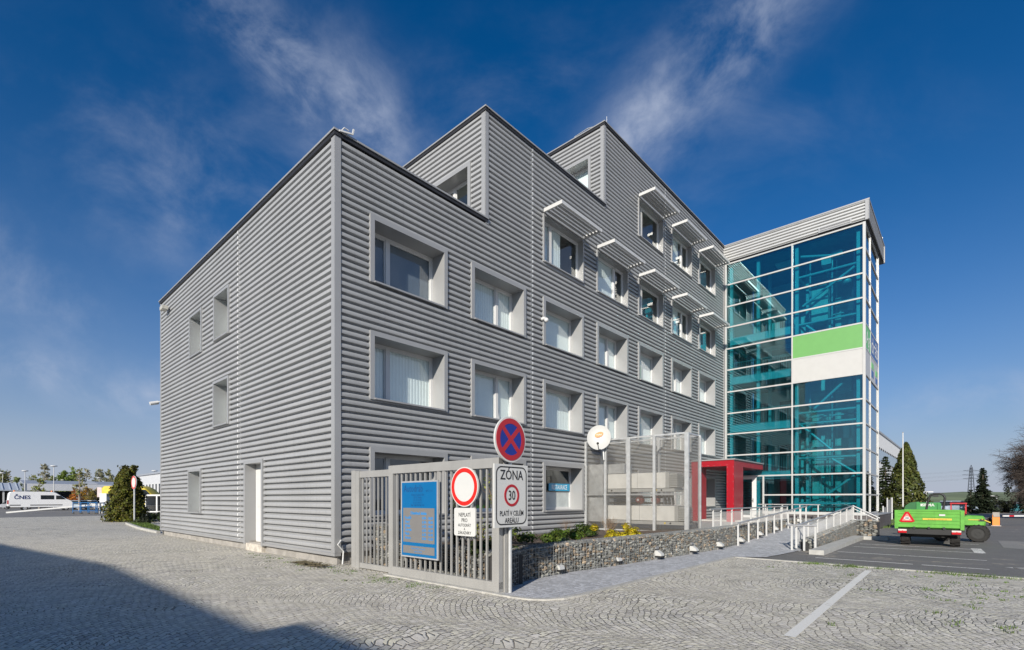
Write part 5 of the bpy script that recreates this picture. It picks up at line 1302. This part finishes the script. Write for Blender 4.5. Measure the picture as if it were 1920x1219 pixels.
def car(label, P, ang, col, L=4.2, hgt=1.45, group='parked cars in the distance'):
    t = thing('parked_car', label, 'car', P, group)
    F = loc_frame(P, ang)
    pm_ = M('car paint %.2f %.2f %.2f' % col, col, .3, .1, .02, coat=.5)
    m = MB(); m.hull(F, [(0, .3), (.05, .75), (.3, .88), (1.0, .92), (L - .9, .9), (L - .15, .72), (L, .5), (L - .05, .28)], 1.72, .18, .08); obj('body', m, pm_, t)
    m = MB(); m.hull(F, [(.25, .85), (.75, hgt - .06), (1.2, hgt - .03), (L * .56, hgt - .05), (L * .74, .88)], 1.5, .16, .1); obj('cabin_glass', m, M('car glass', (.015, .02, .025), .08, 0, .0), t)
    m = MB(); m.hull(F, [(.68, hgt - .1), (.8, hgt), (L * .55, hgt), (L * .6, hgt - .1)], 1.46, .14, .03); obj('roof', m, pm_, t)
    for a in (.8, L - .8):
        for o in (-.84, .64): wheel(F, a, .31, .31, o, o + .2, t, .62, M('alloy', (.45, .45, .46), .35, .6))
    m = MB()
    for o in (-.7, .5): m.fbox(F, L - .14, L - .0, o, o + .22, .62, .74)
    obj('headlight', m, lampo, t)
    return t
car('dark car parked under the spruces beyond the red tractor', gp(1815, 62), rad(10), (.03, .035, .05))
car('white car with a dark windscreen parked right of the tall spruce', gp(1840, 64), rad(20), (.5, .5, .5))
car('pale blue car between the green baler and the red tractor', gp(1762, 60), rad(5), (.35, .42, .5))
# boom barrier on the right
org = M('barrier orange', (.72, .25, .05), .45, 0, .03)
t = thing('barrier', 'orange boom barrier with a red and white arm across the driveway', 'barrier', gp(1867, 31))
B0 = loc_frame(gp(1867, 31), 0); F = loc_frame(gp(1867, 31), rad(-42)); F.D = F.D * .78
m = MB(); m.fbox(F, -.2, .22, -.2, .2, .03, .68); obj('housing', m, org, t)
m = MB(); m.fbox(F, -.19, .21, -.19, .19, .68, .84); m.fbox(F, -.15, .22, .2, .24, .56, .7); obj('top', m, M('barrier grey', (.3, .27, .24), .5), t)
m = MB(); m.fbox(F, -.28, .3, -.26, .26, -.01, .03); obj('base', m, kerbm, t)
F = B0; arm = MB(); arm.fbox(F, .18, 5.0, .23, .29, .58, .66); ar = obj('arm', arm, white, t)
m = MB()
for k in range(5): m.fbox(F, .55 + k * .95, .85 + k * .95, .226, .294, .577, .663)
obj('red_band', m, redp, ar)
rb = random.Random(77)
shrub('dark reddish shrub in a low planter left of the orange barrier', gp(1857, 31.5), .35, .3, .45, (.07, .03, .02), 500, .07, rb)

# ------------------------------------------------------------------ trees and things on the right
def leaf_crown(mb, c, prof, h, n, sz, rr, up=.3, asp=1.6, clump=0, lump=.18):
    """leaves near the surface of a body of revolution: prof(t) radius for t in 0..1"""
    ph = [rr.random() * 6.28 for _ in range(6)]
    for _ in range(n):
        t = rr.random() ** .85; a = rr.random() * math.tau
        R = prof(t) * (1 + lump * math.sin(3 * a + ph[0] + 9 * t) * math.sin(13 * t + ph[1]) + lump * .7 * math.sin(7 * a + ph[2]) * math.sin(23 * t + ph[3]))
        r = R * (1 - .5 * rr.random() ** 2.0); r *= 1 + rr.uniform(-.05, .1)
        d = Vector((math.cos(a), math.sin(a), 0)); p = c + d * r + Z * (t * h)
        nn = (d + rdir(rr) * .8 + Z * up).normalized()
        leafquad(mb, p, nn, sz * rr.uniform(.6, 1.4), rr, asp)
bark = M('bark', (.10, .08, .06), .9, 0, .3, 6, .8, 20)
def conifer(name, label, P, h, R, col, n, sz, rr, tiers=0, cone=1.0, bottom=.0, mname=None, cat='tree'):
    t = thing(name, label, cat, P)
    m = MB(); m.tube(P - Z * .05, P + Z * h * .97, .05 * R + .05, .015, seg=7); 
    f = MB()
    if tiers:
        for k in range(tiers):
            tt = k / tiers; z = h * (bottom + (1 - bottom) * tt); L = R * (1 - tt) ** cone + .08
            for j in range(max(5, int(9 * (1 - tt) + 4))):
                a = rr.random() * math.tau; d = Vector((math.cos(a), math.sin(a), -.25)); l_ = L * rr.uniform(.7, 1.15)
                if rr.random() < .7: m.tube(P + Z * z, P + Z * z + d * l_ * .9, .02, .006, seg=3, cap=False)
                for i in range(max(4, int(n * (1 - tt * .7) / tiers / 9))):
                    s_ = rr.uniform(.2, 1); p = P + Z * (z + rr.uniform(-.06, .04) * h / tiers * 3) + d * l_ * s_ + Vector((-d.y, d.x, 0)) * rr.gauss(0, .12) * l_
                    leafquad(f, p, (Z + rdir(rr) * .9).normalized(), sz * rr.uniform(.6, 1.3), rr, 2.2)
    else:
        prof = lambda q: R * min(1, (q + .03) / .12 + .45) * max(0.0, 1 - q) ** cone + .05
        leaf_crown(f, P, prof, h, n, sz, rr)
    obj('trunk', m, bark, t); obj('crown', f, leafm(mname or 'needles %.3f' % col[1], col, .75, .2), t)
    return t
rt = random.Random(8)
conifer('thuja_tree', 'broad olive green conical thuja behind the thin flagpole', gp(1699, 45), 6.7, 1.75, (.055, .066, .012), 6500, .17, rt, 0, .8)
conifer('spruce_tree', 'dark green spruce right at the edge of the glass tower', gp(1660, 47), 5.8, 1.5, (.03, .045, .018), 5200, .17, rt, 24, .8)
conifer('spruce_tree', 'tall dark spruce beside the lattice power pylon', gp(1843, 60), 5.5, 1.35, (.022, .032, .016), 9000, .18, rt, 26, .8)
conifer('spruce_tree', 'small dark spruce just left of the tall spruce', gp(1820, 58), 2.9, .8, (.02, .03, .014), 3500, .13, rt, 14, .8)
shrub('spreading low juniper in front of the conical thuja', gp(1700, 41), 1.4, .9, .75, (.05, .07, .02), 2200, .11, rt)
for px, yy, rr_, h, l in ((1888, 62, 1.3, 2.0, 'dark green bush behind the orange barrier arm'), (1908, 60, 1.4, 2.6, 'dark round bush at the right edge under the bare tree'), (1828, 66, 1.2, 1.6, 'dark bush between the two spruces'), (1930, 58, 1.6, 2.2, 'dark bush cut by the right edge of the picture')):
    shrub(l, gp(px, yy), rr_, rr_ * .8, h, (.025, .03, .014), 1800, .14, rt)
def bare_tree(label, P, h, spread, rr, levels=5, r0=.22, droop=.1, n0=5, side=.30):
    t = thing('bare_tree', label, 'tree', P)
    tr_ = MB(); tw = MB()
    def grow(p, d, r, L, lev):
        seg = 3; q = p
        for i in range(seg):
            d = (d + rdir(rr) * .16 + Z * (.08 if lev > 3 else -droop)).normalized(); q2 = q + d * (L / seg)
            (tr_ if lev >= levels - 1 else tw).tube(q, q2, r * (1 - .2 * i), r * (1 - .2 * (i + 1)), seg=7 if lev >= levels - 1 else (4 if r > .02 else 3), cap=False); q = q2
            if lev == 0:
                for _ in range(2): e = (d * .8 + rdir(rr) * spread).normalized(); tw.tube(q, q + e * L * .55, .005, .003, seg=3, cap=False)
            if lev > 0 and i >= 0:
                for _ in range(2 if lev < levels else 1):
                    if rr.random() < .95:
                        e = (d * .65 + rdir(rr) * spread + Vector((0, 0, .05))).normalized(); grow(q, e, max(.0055, r * .52), L * rr.uniform(.5, .8), lev - 1)
        if lev > 0: grow(q, d, max(.0055, r * .6), L * .7, lev - 1)
    d0 = Z.copy(); base = Vector(P)
    tr_.tube(base - Z * .1, base + Z * h * .16, r0 * 1.2, r0, seg=9, cap=False)
    for k in range(n0):
        a = math.tau * k / n0 + rr.uniform(-.3, .3); e = Vector((math.cos(a), math.sin(a), rr.uniform(.35, 1.2))).normalized()
        grow(base + Z * h * (.14 + .07 * k / n0 * 2), e, r0 * .55, h * side, levels - 1)
    grow(base + Z * h * .16, Z, r0 * .8, h * (side * .5 + .19), levels - 1)
    obj('trunk', tr_, bark, t); obj('twigs', tw, M('twig dark', (.055, .042, .036), .9), t)
    return t
rbt = random.Random(19)
bare_tree('large bare spreading tree at the right edge of the picture', gp(2030, 40), 11.5, .62, rbt, 5, .26, .07, 8, .2)
bare_tree('bare tree farther along the driveway, reflected in the side of the glass tower', Vector((72, 52, 0)), 10, .6, rbt, 4, .24, .08, 5)
t = thing('flagpole', 'slender white flagpole in front of the conical thuja', 'flagpole', gp(1693, 43)); P = gp(1693, 43)
m = MB(); m.tube(P, P + Z * 7.35, .055, .035, seg=8); obj('pole', m, white, t)
m = MB(); m.ball(P + Z * 7.38, .05); obj('knob', m, alu, t)
t = thing('yard_gate', 'small dark metal gate between white posts beside the tower plinth', 'gate', gp(1664, 40)); F = loc_frame(gp(1664, 40), rad(5))
m = MB(); m.fbox(F, -.42, -.36, -.04, .04, 0, 1.1); obj('post', m, white, t)
m = MB(); m.fbox(F, -.05, .0, -.04, .04, 0, 1.75); obj('post', m, white, t)
m = MB(); m.fbox(F, .32, .4, -.05, .05, 0, 1.78); obj('post', m, white, t)
m = MB(); m.fbox(F, -.36, .32, -.02, .02, .1, 1.0); m.fbox(F, 0, .32, -.021, .021, 1.0, 1.6); obj('leaf', m, M('gate dark grey', (.12, .125, .13), .5), t)
# pale hall behind the tower
t = thing('factory_hall', 'long pale factory hall with a glazed band seen past the glass tower', 'building', W(75, -5, 0))
m = MB(); m.fbox(FR, 46, 112, -16, 4.5, 0, 9.0); obj('wall', m, M('hall panels', (.72, .72, .71), .6, 0, .04), t)
m = MB(); m.fbox(FR, 45.8, 112.2, -16.1, 4.6, 9.0, 9.2); obj('roof', m, trim, t)
wm = MB(); dk = MB(); wm.fbox(FR, 46.5, 111.5, 4.5, 4.53, 5.9, 7.2)
for k in range(34):
    u = 47 + k * 1.85
    dk.fbox(FR, u, u + .8, 4.5, 4.56, 7.2, 7.4); dk.fbox(FR, u, u + .8, 4.5, 4.56, 5.7, 5.9)
wb = obj('window', wm, M('hall glazing', (.30, .36, .42), .2), t); obj('window_trim', dk, dark, wb)
# teal fence, lamps, pylon
tealf = M('teal sheet', (.03, .14, .16), .6, 0, .1)
t = thing('sheet_fence', 'teal sheet metal fence between the tall spruce and the orange barrier', 'fence', gp(1866, 70)); F = loc_frame(gp(1866, 70), 0)
m = MB(); m.fbox(F, -1.2, 9, -.03, .03, 0, .95); obj('panel', m, tealf, t)
for a in (-1.2, .0, 1.2, 2.4): m = MB(); m.fbox(F, a - .04, a + .04, .03, .09, 0, 1.05); obj('post', m, black, t)
def lamp_post(label, P, h, kind=0, rr=0):
    t = thing('street_lamp', label, 'street lamp', P, 'lamp posts')
    m = MB(); m.tube(P, P + Z * h, .075, .05, seg=8)
    m2 = MB()
    if kind == 0: m2.ball(P + Z * (h + .1), .5, 12, 6, (1, 1, .26))
    elif kind == 1: m2.box(P.x - .95, P.x + .95, P.y - .2, P.y + .2, h, h + .14)
    else: m.tube(P + Z * h, P + Z * (h + .1) - Vector((1.0, 0, 0)), .05, seg=6); m2.box(P.x - 1.5, P.x - .6, P.y - .15, P.y + .15, h + .06, h + .2)
    obj('post', m, whitem, t); obj('lamp_head', m2, white, t)
    return t
lamp_post('lamp post with a flat wide head above the green baler', gp(1737, 80), 2.75, 1)
lamp_post('white lamp post with a side arm behind the teal fence', gp(1869, 120), 2.3, 2)
t = thing('power_pylon', 'grey lattice power pylon far off beside the tall spruce', 'pylon', gp(1821, 400)); P = gp(1821, 400)
pym = M('pylon steel', (.07, .08, .10), .6, .2)
m = MB(); hh = 29
def leg(sx, sy, z): k = 1.35 * (1 - z / hh) + .4; return P + Vector((sx * k, sy * k, z))
for sx in (-1, 1):
    for sy in (-1, 1): m.tube(leg(sx, sy, 0), leg(sx, sy, hh - 2), .26, seg=4); m.tube(leg(sx, sy, hh - 2), P + Z * hh, .12, seg=4)
for k in range(11):
    z0, z1 = k * 2.45, (k + 1) * 2.45
    for sy in (-1, 1): m.tube(leg(-1, sy, z0), leg(1, sy, z1), .09, seg=4); m.tube(leg(1, sy, z0), leg(-1, sy, z1), .09, seg=4)
obj('lattice', m, pym, t)
for z, l in ((24.3, 6.2), (21.0, 7.2), (18.0, 6.4)):
    m = MB(); m.tube(P + Vector((-l, 0, z)), P + Vector((l, 0, z)), .22, seg=4); m.tube(P + Vector((-l, 0, z)), P + Vector((0, 0, z + 1.1)), .09, seg=4); m.tube(P + Vector((l, 0, z)), P + Vector((0, 0, z + 1.1)), .09, seg=4); obj('cross_arm', m, pym, t)
m = MB()
for z, l in ((24.3, 6.2), (21.0, 7.2), (18.0, 6.4)):
    for sx in (-1, 1):
        a = P + Vector((sx * l, 0, z)); b = Vector((P.x - 150, P.y + 120, z + 2)); pts = [a.lerp(b, i / 10) - Z * (10 * (i / 10) * (1 - i / 10) * 1.6) for i in range(11)]
        for p, q in zip(pts, pts[1:]): m.tube(p, q, .045, seg=3, cap=False)
obj('cable', m, pym, t)

# ------------------------------------------------------------------ far left: van, canopy, trees
vanw = M('van white', (.8, .8, .8), .35, 0, .02, coat=.3)
VP = gp(13, 70); t = thing('van', 'long white van lettered CNES in blue, parked far off on the left', 'van', VP)
VF = Frame(VP - N * .98, U, N)
m = MB(); m.hull(VF, [(0, .5), (.04, 1.3), (.14, 2.4), (.3, 2.66), (.9, 2.74), (4.7, 2.72), (5.15, 2.58), (6.15, 1.78), (6.85, 1.42), (7.08, 1.05), (7.08, .48)], 1.96, .16, .1); bd = obj('body', m, vanw, t)
m = MB(); m.fbox(VF, 3.45, 4.9, .97, .99, 1.62, 2.22); obj('side_window', m, M('car glass', (.015, .02, .025), .08), t)
m = MB(); m.prism(VF, [(5.1, 1.62), (6.2, 1.62), (5.62, 2.16), (5.1, 2.2)], .97, .99); obj('cab_window', m, M('car glass', (.015, .02, .025), .08), t)
m = MB(); m.hexa([VF.pt(5.25, .8, 2.5), VF.pt(6.15, .84, 1.8), VF.pt(6.15, -.84, 1.8), VF.pt(5.25, -.8, 2.5), VF.pt(5.29, .8, 2.53), VF.pt(6.19, .84, 1.83), VF.pt(6.19, -.84, 1.83), VF.pt(5.29, -.8, 2.53)]); obj('windscreen', m, M('car glass', (.015, .02, .025), .08), t)
m = MB(); m.fbox(VF, .25, 1.35, .96, .995, .74, .86); m.fbox(VF, 2.35, 5.8, .96, .995, .74, .86); m.fbox(VF, -.03, .3, -.9, .99, .42, .66); obj('rubbing_strip', m, black, t)
m = MB(); text(m, VF, 'ČNES', 1.55, .992, 1.88, .72, .95, bold=.02); obj('lettering', m, M('van navy ink', (.01, .025, .12), .5), bd)
m = MB(); m.fbox(VF, .02, .16, .9, .985, .95, 1.5); obj('tail_light', m, lampr, t)
for a in (1.8, 6.2):
    for o in (-.95, .72): wheel(VF, a, .35, .35, o, o + .25, t, .62, M('steel rim', (.5, .5, .5), .4, .4))
m = MB(); m.ball(VF.pt(.75, .4, 2.8), .12); m.ball(VF.pt(4.7, .3, 2.8), .12); obj('beacon', m, M('amber beacon', (.7, .2, .02), .4), t)
t = thing('cabinet', 'tall white cabinet standing left of the big evergreen bush', 'cabinet', gp(199, 57)); F = loc_frame(gp(199, 57), rad(-5))
m = MB(); m.fbox(F, -.42, .42, -.4, .4, .05, 2.3); obj('body', m, white, t)
m = MB(); m.fbox(F, -.36, .30, .4, .42, .1, .85); obj('panel', m, alu, t)
t = thing('barrier', 'long white barrier arm slanting down in front of the white van', 'barrier', at(100, 955, 58))
m = MB(); m.bar(at(12, 961.2, 60), at(187, 945.5, 56.5), .1, .17); obj('arm', m, whitem, t)
m = MB(); p = at(187, 945.5, 56.5); m.tube(Vector((p.x, p.y, 0)), p, .05); obj('stand', m, alu, t)
bl = M('blue steel', (.01, .12, .32), .45)
t = thing('trolley', 'blue tubular steel trolley on castors in front of the white cabinet', 'trolley', gp(166, 56)); F = loc_frame(gp(166, 56), 0)
m = MB()
for o in (-.45, .45):
    for z in (.35, .8, 1.25): m.tube(F.pt(-1.35, o, z), F.pt(1.35, o, z), .035, seg=6)
    for a in (-1.35, -.45, .45, 1.35): m.tube(F.pt(a, o, .12), F.pt(a, o, 1.3), .04, seg=6)
for a in (-1.35, 1.35): m.tube(F.pt(a, -.45, 1.25), F.pt(a, .45, 1.25), .035, seg=6)
obj('frame', m, bl, t)
for a in (-1.3, -.4, .4, 1.3): m = MB(); m.disc(F, a, .1, .1, .42, .48, 12); m.disc(F, a, .1, .1, -.48, -.42, 12); obj('castor', m, black, t)
yv = M('van yellow', (.62, .48, .05), .4)
P = gp(200, 62); t = thing('van', 'yellow van mostly hidden behind the big evergreen bush', 'van', P); F = loc_frame(P, rad(4))
m = MB(); m.hull(F, [(0, .5), (.05, 3.0), (.3, 3.25), (4.5, 3.25), (5.2, 2.9), (6.0, 2.1), (6.9, 1.5), (7.0, .5)], 1.9, .15, .1); obj('body', m, yv, t)
m = MB(); m.prism(F, [(4.5, 2.15), (5.85, 2.15), (5.2, 2.8), (4.5, 2.85)], .94, .965); obj('cab_window', m, M('car glass', (.015, .02, .025), .08), t)
m = MB(); m.fbox(F, -.55, -.02, -.8, .8, 1.9, 3.1); obj('rear_box', m, M('pale pink', (.5, .42, .42), .5), t)
for a in (1.2, 5.2): wheel(F, a, .35, .35, .7, .95, t)
P = gp(272, 43); t = thing('box_container', 'white open sided box with a dark inside beyond the evergreen bush', 'container', P); F = loc_frame(P, rad(-8))
m = MB(); m.fbox(F, 0, 2.4, -1.4, 0, 1.92, 2.05); m.fbox(F, 0, 2.4, -1.4, 0, .52, .62); m.fbox(F, 0, .08, -1.4, 0, .62, 1.92); m.fbox(F, 1.05, 1.18, -.1, 0, .62, 1.92); m.fbox(F, 2.3, 2.4, -1.4, 0, .62, 1.92); obj('shell', m, white, t)
m = MB(); m.fbox(F, .08, 2.3, -1.4, -1.3, .62, 1.92); m.fbox(F, .1, 2.3, -1.3, -.05, 1.1, 1.13); obj('inside', m, M('dark inside', (.04, .045, .05), .8), t)
m = MB(); m.fbox(F, .2, .3, -.4, -.1, 0, .52); m.fbox(F, 2.0, 2.1, -.4, -.1, 0, .52); m.fbox(F, .2, .3, -1.3, -1.0, 0, .52); obj('leg', m, black, t)
# evergreen bush and road sign
rv = random.Random(41); P = gp(240, 37)
t = thing('evergreen_bush', 'large dense olive green evergreen bush behind the round road sign', 'bush', P)
f = MB(); leaf_crown(f, P + Vector((-.1, 0, 0)), lambda q: 1.12 * (1 - q ** 3.4) ** .8 * (.9 + .1 * math.cos(q * 5)) + .06, 3.95, 14000, .115, rv, .3, 1.5, lump=.2)
for _ in range(260):
    a = rv.random() * math.tau; k = rv.choice((-.25, .42)); p = P + Vector((k + rv.gauss(0, .12), rv.gauss(0, .15), 3.6 + rv.random() * .55)); leafquad(f, p, rdir(rv), .12, rv)
m = MB(); 
for _ in range(8): a = rv.random() * math.tau; m.tube(P, P + Vector((math.cos(a) * .5, math.sin(a) * .5, 2.6)), .06, .02, seg=5)
obj('trunk', m, bark, t); obj('crown', f, leafm('bush leaf', (.085, .088, .010), .9, .25), t)
P = gp(252, 35.2); t = thing('road_sign', 'round white sign with a red rim seen almost edge on before the evergreen bush', 'road sign', P)
m = MB(); m.tube(P, P + Z * 2.35, .05, seg=8); obj('post', m, galv, t)
vd = Vector((P.x, P.y, 0)).normalized(); ang = math.atan2(vd.y, vd.x) + rad(17); F = Frame(P, (math.cos(ang), math.sin(ang), 0), (math.sin(ang), -math.cos(ang), 0))
if F.O.dot(vd) > 0: F = Frame(P, -F.D, -F.O)
m = MB(); m.disc(F, 0, 2.82, .47, .0, .05, 32); pl = obj('plate', m, signw, t); m = MB(); m.ring(F, 0, 2.82, .36, .455, .04, .055, 32); obj('rim', m, signr, pl)
shrub('small dark round shrub on the grass by the left edge of the grey building', gp(273, 33), .4, .4, .85, (.02, .026, .012), 1500, .07, rv)
shrub('low pale flowering plants at the foot of the round road sign', gp(258, 33.5), .8, .4, .3, (.10, .12, .05), 700, .07, rv)
shrub('dark hedge plant below the open white box', gp(292, 36), .6, .4, .7, (.03, .045, .015), 1200, .08, rv)
# canopy hall, office block
hallm = M('hall grey sheet', (.55, .56, .58), .5, .1, .05); hallr = M('hall roof sheet', (.30, .32, .36), .5, .1, .08)
P = gp(47, 95); HFm = Frame(P, U, N)
t = thing('canopy_hall', 'long grey open canopy building behind the white van', 'building', P)
m = MB(); m.fbox(HFm, 0, 62, -.3, 0, 3.3, 4.62); obj('fascia', m, hallm, t)
m = MB(); m.hexa([HFm.pt(-.2, -.3, 4.5), HFm.pt(62, -.3, 4.5), HFm.pt(62, -9, 5.3), HFm.pt(-.2, -9, 5.3), HFm.pt(-.2, -.3, 4.6), HFm.pt(62, -.3, 4.6), HFm.pt(62, -9, 5.5), HFm.pt(-.2, -9, 5.5)]); rf = obj('roof', m, hallr, t)
m = MB()
for a in (9, 22, 35): m.hexa([HFm.pt(a, -1.5, 4.74), HFm.pt(a + 2, -1.5, 4.74), HFm.pt(a + 2, -7, 5.3), HFm.pt(a, -7, 5.3), HFm.pt(a, -1.5, 4.82), HFm.pt(a + 2, -1.5, 4.82), HFm.pt(a + 2, -7, 5.38), HFm.pt(a, -7, 5.38)])
obj('skylight', m, whitem, rf)
m = MB(); m.fbox(HFm, 0, 62, -11, -10.8, 0, 3.3); obj('back_wall', m, M('shade wall', (.05, .05, .05), .9), t)  # near-black colour stands in for the shade under the canopy
m = MB()
for k in range(9): m.fbox(HFm, .3 + k * 7, .6 + k * 7, -.5, -.2, 0, 3.3)
m.fbox(HFm, -.15, .0, -.1, .1, 3.0, 4.7); obj('column', m, whitem, t)
P2 = P - U * 34; LFm = Frame(P2, U, N)
t = thing('shed', 'lower grey shed with a ribbed sloping roof at the far left edge', 'building', P2)
m = MB(); m.hexa([LFm.pt(0, .3, 3.2), LFm.pt(33.6, .3, 3.2), LFm.pt(33.6, -6, 4.6), LFm.pt(0, -6, 4.6), LFm.pt(0, .3, 3.4), LFm.pt(33.6, .3, 3.4), LFm.pt(33.6, -6, 4.8), LFm.pt(0, -6, 4.8)])
for k in range(34): a = k * 1.0; m.hexa([LFm.pt(a, .3, 3.4), LFm.pt(a + .12, .3, 3.4), LFm.pt(a + .12, -6, 4.8), LFm.pt(a, -6, 4.8), LFm.pt(a, .3, 3.5), LFm.pt(a + .12, .3, 3.5), LFm.pt(a + .12, -6, 4.9), LFm.pt(a, -6, 4.9)])
obj('roof', m, M('shed roof', (.40, .44, .50), .5, .1), t)
m = MB(); m.fbox(LFm, 0, 33.6, -6, -5.8, 0, 4.5); obj('wall', m, MATS['shade wall'], t)  # same painted shade colour under the shed roof
m = MB()
for k in range(6): m.fbox(LFm, 1 + k * 6, 1.25 + k * 6, -.2, .05, 0, 3.25)
obj('column', m, whitem, t)
P = gp(262, 88); OF = Frame(P, N, -U)
t = thing('office_block', 'grey two storey office block with a row of white windows beyond the bush', 'building', P)
m = MB(); m.fbox(OF, -1, 26, -12, 0, 0, 5.7); obj('wall', m, hallm, t)
m = MB(); m.fbox(OF, -1.2, 26.2, -12.2, .2, 5.7, 5.95); obj('roof', m, hallr, t)
for k in range(10):
    m = MB(); a = .4 + k * 2.0; m.fbox(OF, a, a + 1.3, 0, .05, 2.3, 4.2); wn = obj('window', m, white, t)
    m = MB(); m.fbox(OF, a + .35, a + 1.22, .05, .06, 2.45, 4.1); obj('pane', m, M('car glass', (.015, .02, .025), .08), wn)
for px, py, Y, l in ((5, 888, 100, 'at the far left edge'), (47, 884, 92, 'behind the back half of the white van'), (101, 875, 84, 'rising over the cab of the white van'), (118, 901, 125, 'just right of the white van cab'), (147, 899, 122, 'small and far, above the blue trolley'), (186, 897, 118, 'small, above the white cabinet'), (290, 884, 90, 'in front of the grey office block')):
    lamp_post('lamp post with a flat white disc head ' + l, gp(px, Y), 1.65 + (936 - py) * Y / 939)
for px, Y, an, c, l in ((0, 82, 40, (.5, .5, .52), 'white car at the far left edge behind the van'), (146, 84, 10, (.55, .56, .57), 'white car behind the blue trolley'), (163, 80, 170, (.25, .32, .38), 'grey blue car right of the white car behind the trolley'), (180, 86, 10, (.6, .6, .6), 'pale car beside the white cabinet'), (134, 96, 20, (.02, .10, .28), 'blue car far off under the canopy roof')):
    car(l, gp(px, Y), rad(an), c)
def far_tree(label, P, h, R, col, n, rr, name='birch_tree', sz=.34, lean=0):
    n = int(n * 1.7); h *= 1.06
    t = thing(name, label, 'tree', P, 'trees behind the canopy hall' if P.y > 100 else None)
    m = MB(); top = P + Vector((lean, 0, h)); m.tube(P, P + Z * h * .5, .16, .1, seg=6); m.tube(P + Z * h * .5, top, .1, .02, seg=5)
    f = MB()
    for _ in range(34):
        z = rr.uniform(.28, .95); a = rr.random() * math.tau; L = R * (1.15 - z) * rr.uniform(.6, 1.2) + .2
        b = P + Z * h * z; e = b + Vector((math.cos(a) * L, math.sin(a) * L, L * rr.uniform(.2, .9))); m.tube(b, e, .05, .015, seg=4, cap=False)
        for _ in range(n // 34): p = b.lerp(e, rr.uniform(.3, 1.05)) + rdir(rr) * R * .22 * rr.random(); leafquad(f, p, rdir(rr), sz * rr.uniform(.5, 1.2), rr, 1.5)
    obj('trunk', m, M('pale bark', (.26, .23, .20), .9), t); obj('crown', f, leafm('spring leaf %.2f %.2f' % col[:2], col, .4, .5), t)
rf_ = random.Random(55)
LT = [(4, 120, 8.2, 2.2, (0.25, 0.26, 0.105), 520, 'green leafed tree at the far left edge above the shed'), (16, 130, 8.5, 2.0, (0.35, 0.33, 0.228), 160, 'nearly bare pale tree above the shed roof'), (33, 118, 6.4, 1.5, (0.28, 0.33, 0.123), 420, 'small pointed tree between the two leftmost lamp posts'),
      (62, 125, 7.4, 2.2, (0.28, 0.30, 0.105), 420, 'round yellowish tree right of the second lamp post'), (83, 130, 10.2, 2.2, (0.39, 0.37, 0.245), 420, 'tallest pale birch above the canopy roof'), (97, 128, 7.2, 2.0, (0.30, 0.33, 0.140), 420, 'pale green tree behind the tallest lamp post'),
      (122, 126, 8.2, 2.6, (0.18, 0.25, 0.052), 900, 'fresh green bushy tree right of the tallest lamp post'), (138, 124, 8.8, 2.4, (0.19, 0.26, 0.061), 900, 'taller fresh green tree in the middle of the row'), (162, 130, 9.2, 2.0, (0.39, 0.37, 0.263), 380, 'slim pale birch above the blue trolley'),
      (186, 128, 8.6, 2.6, (0.33, 0.33, 0.210), 520, 'wide pale tree above the white cabinet'), (204, 126, 8.4, 2.4, (0.30, 0.30, 0.158), 620, 'olive tinted tree just left of the evergreen bush'), (292, 125, 6.8, 1.8, (0.32, 0.30, 0.105), 300, 'small tree top above the grey office block')]
for px, Y, h, R, c, n, l in LT: far_tree(l, gp(px, Y), h, R, c, n, rf_)
for px, Y, h, R, c, n, l in ((74, 78, 4.6, 1.3, (0.25, 0.28, 0.052), 260, 'young green tree behind the roof of the white van'), (149, 74, 6.0, .9, (0.25, 0.25, 0.070), 200, 'thin young tree with few leaves above the blue trolley'), (165, 90, 3.4, 1.6, (0.39, 0.23, 0.035), 520, 'small rusty leafed tree under the canopy edge'), (142, 92, 3.2, 1.4, (0.50, 0.19, 0.035), 420, 'orange leafed bushy tree left of the rusty one'), (178, 88, 3.2, 1.4, (0.23, 0.19, 0.052), 480, 'brown green small tree beside the white cabinet')):
    far_tree(l, gp(px, Y), h, R, c, n, rf_, 'young_tree', .22)

# ------------------------------------------------------------------ low building behind the photographer: its shadow lies over the cobbles
t = thing('neighbour_building', 'low flat roofed building whose roof edge shadow lies across the cobbles', 'building', W(-20, 6, 0))
nbw = M('neighbour render', (.42, .40, .36), .85, 0, .08)
m = MB(); m.fbox(FR, -28, -15.6, 10.3, 30, 0, 6.0)
pl_ = [(-16.15, 10.3), (-16.15, 1.1), (-17.75, -9.8), (-19.2, -16), (-28, -16), (-28, 10.3)]
m.add([W(a, b, z) for z in (0, 6.0) for a, b in pl_], [(5, 4, 3, 2, 1, 0), (6, 7, 8, 9, 10, 11)] + [(i, (i + 1) % 6, 6 + (i + 1) % 6, 6 + i) for i in range(6)]); obj('wall', m, nbw, t)
m = MB(); m.fbox(FR, -27.9, -18.1, -9.8, 10.25, 6.0, 6.06); obj('roof', m, MATS['roof felt'], t)
for k in range(8):
    a = 1.4 + k * 3.2
    if a > 8.5 and a < 10.8: continue
    F = FT(-16.15 if a < 9 else -15.6)
    m = MB()
    for z in (1.0, 3.7): m.fbox(Frame(F.P, N, U), a, a + 1.5, .0, .04, z, z + 1.4)
    wn = obj('window', m, white, t)
    m = MB()
    for z in (1.0, 3.7): m.fbox(Frame(F.P, N, U), a + .1, a + 1.4, .04, .05, z + .1, z + 1.3)
    obj('pane', m, M('car glass', (.015, .02, .025), .08), wn)
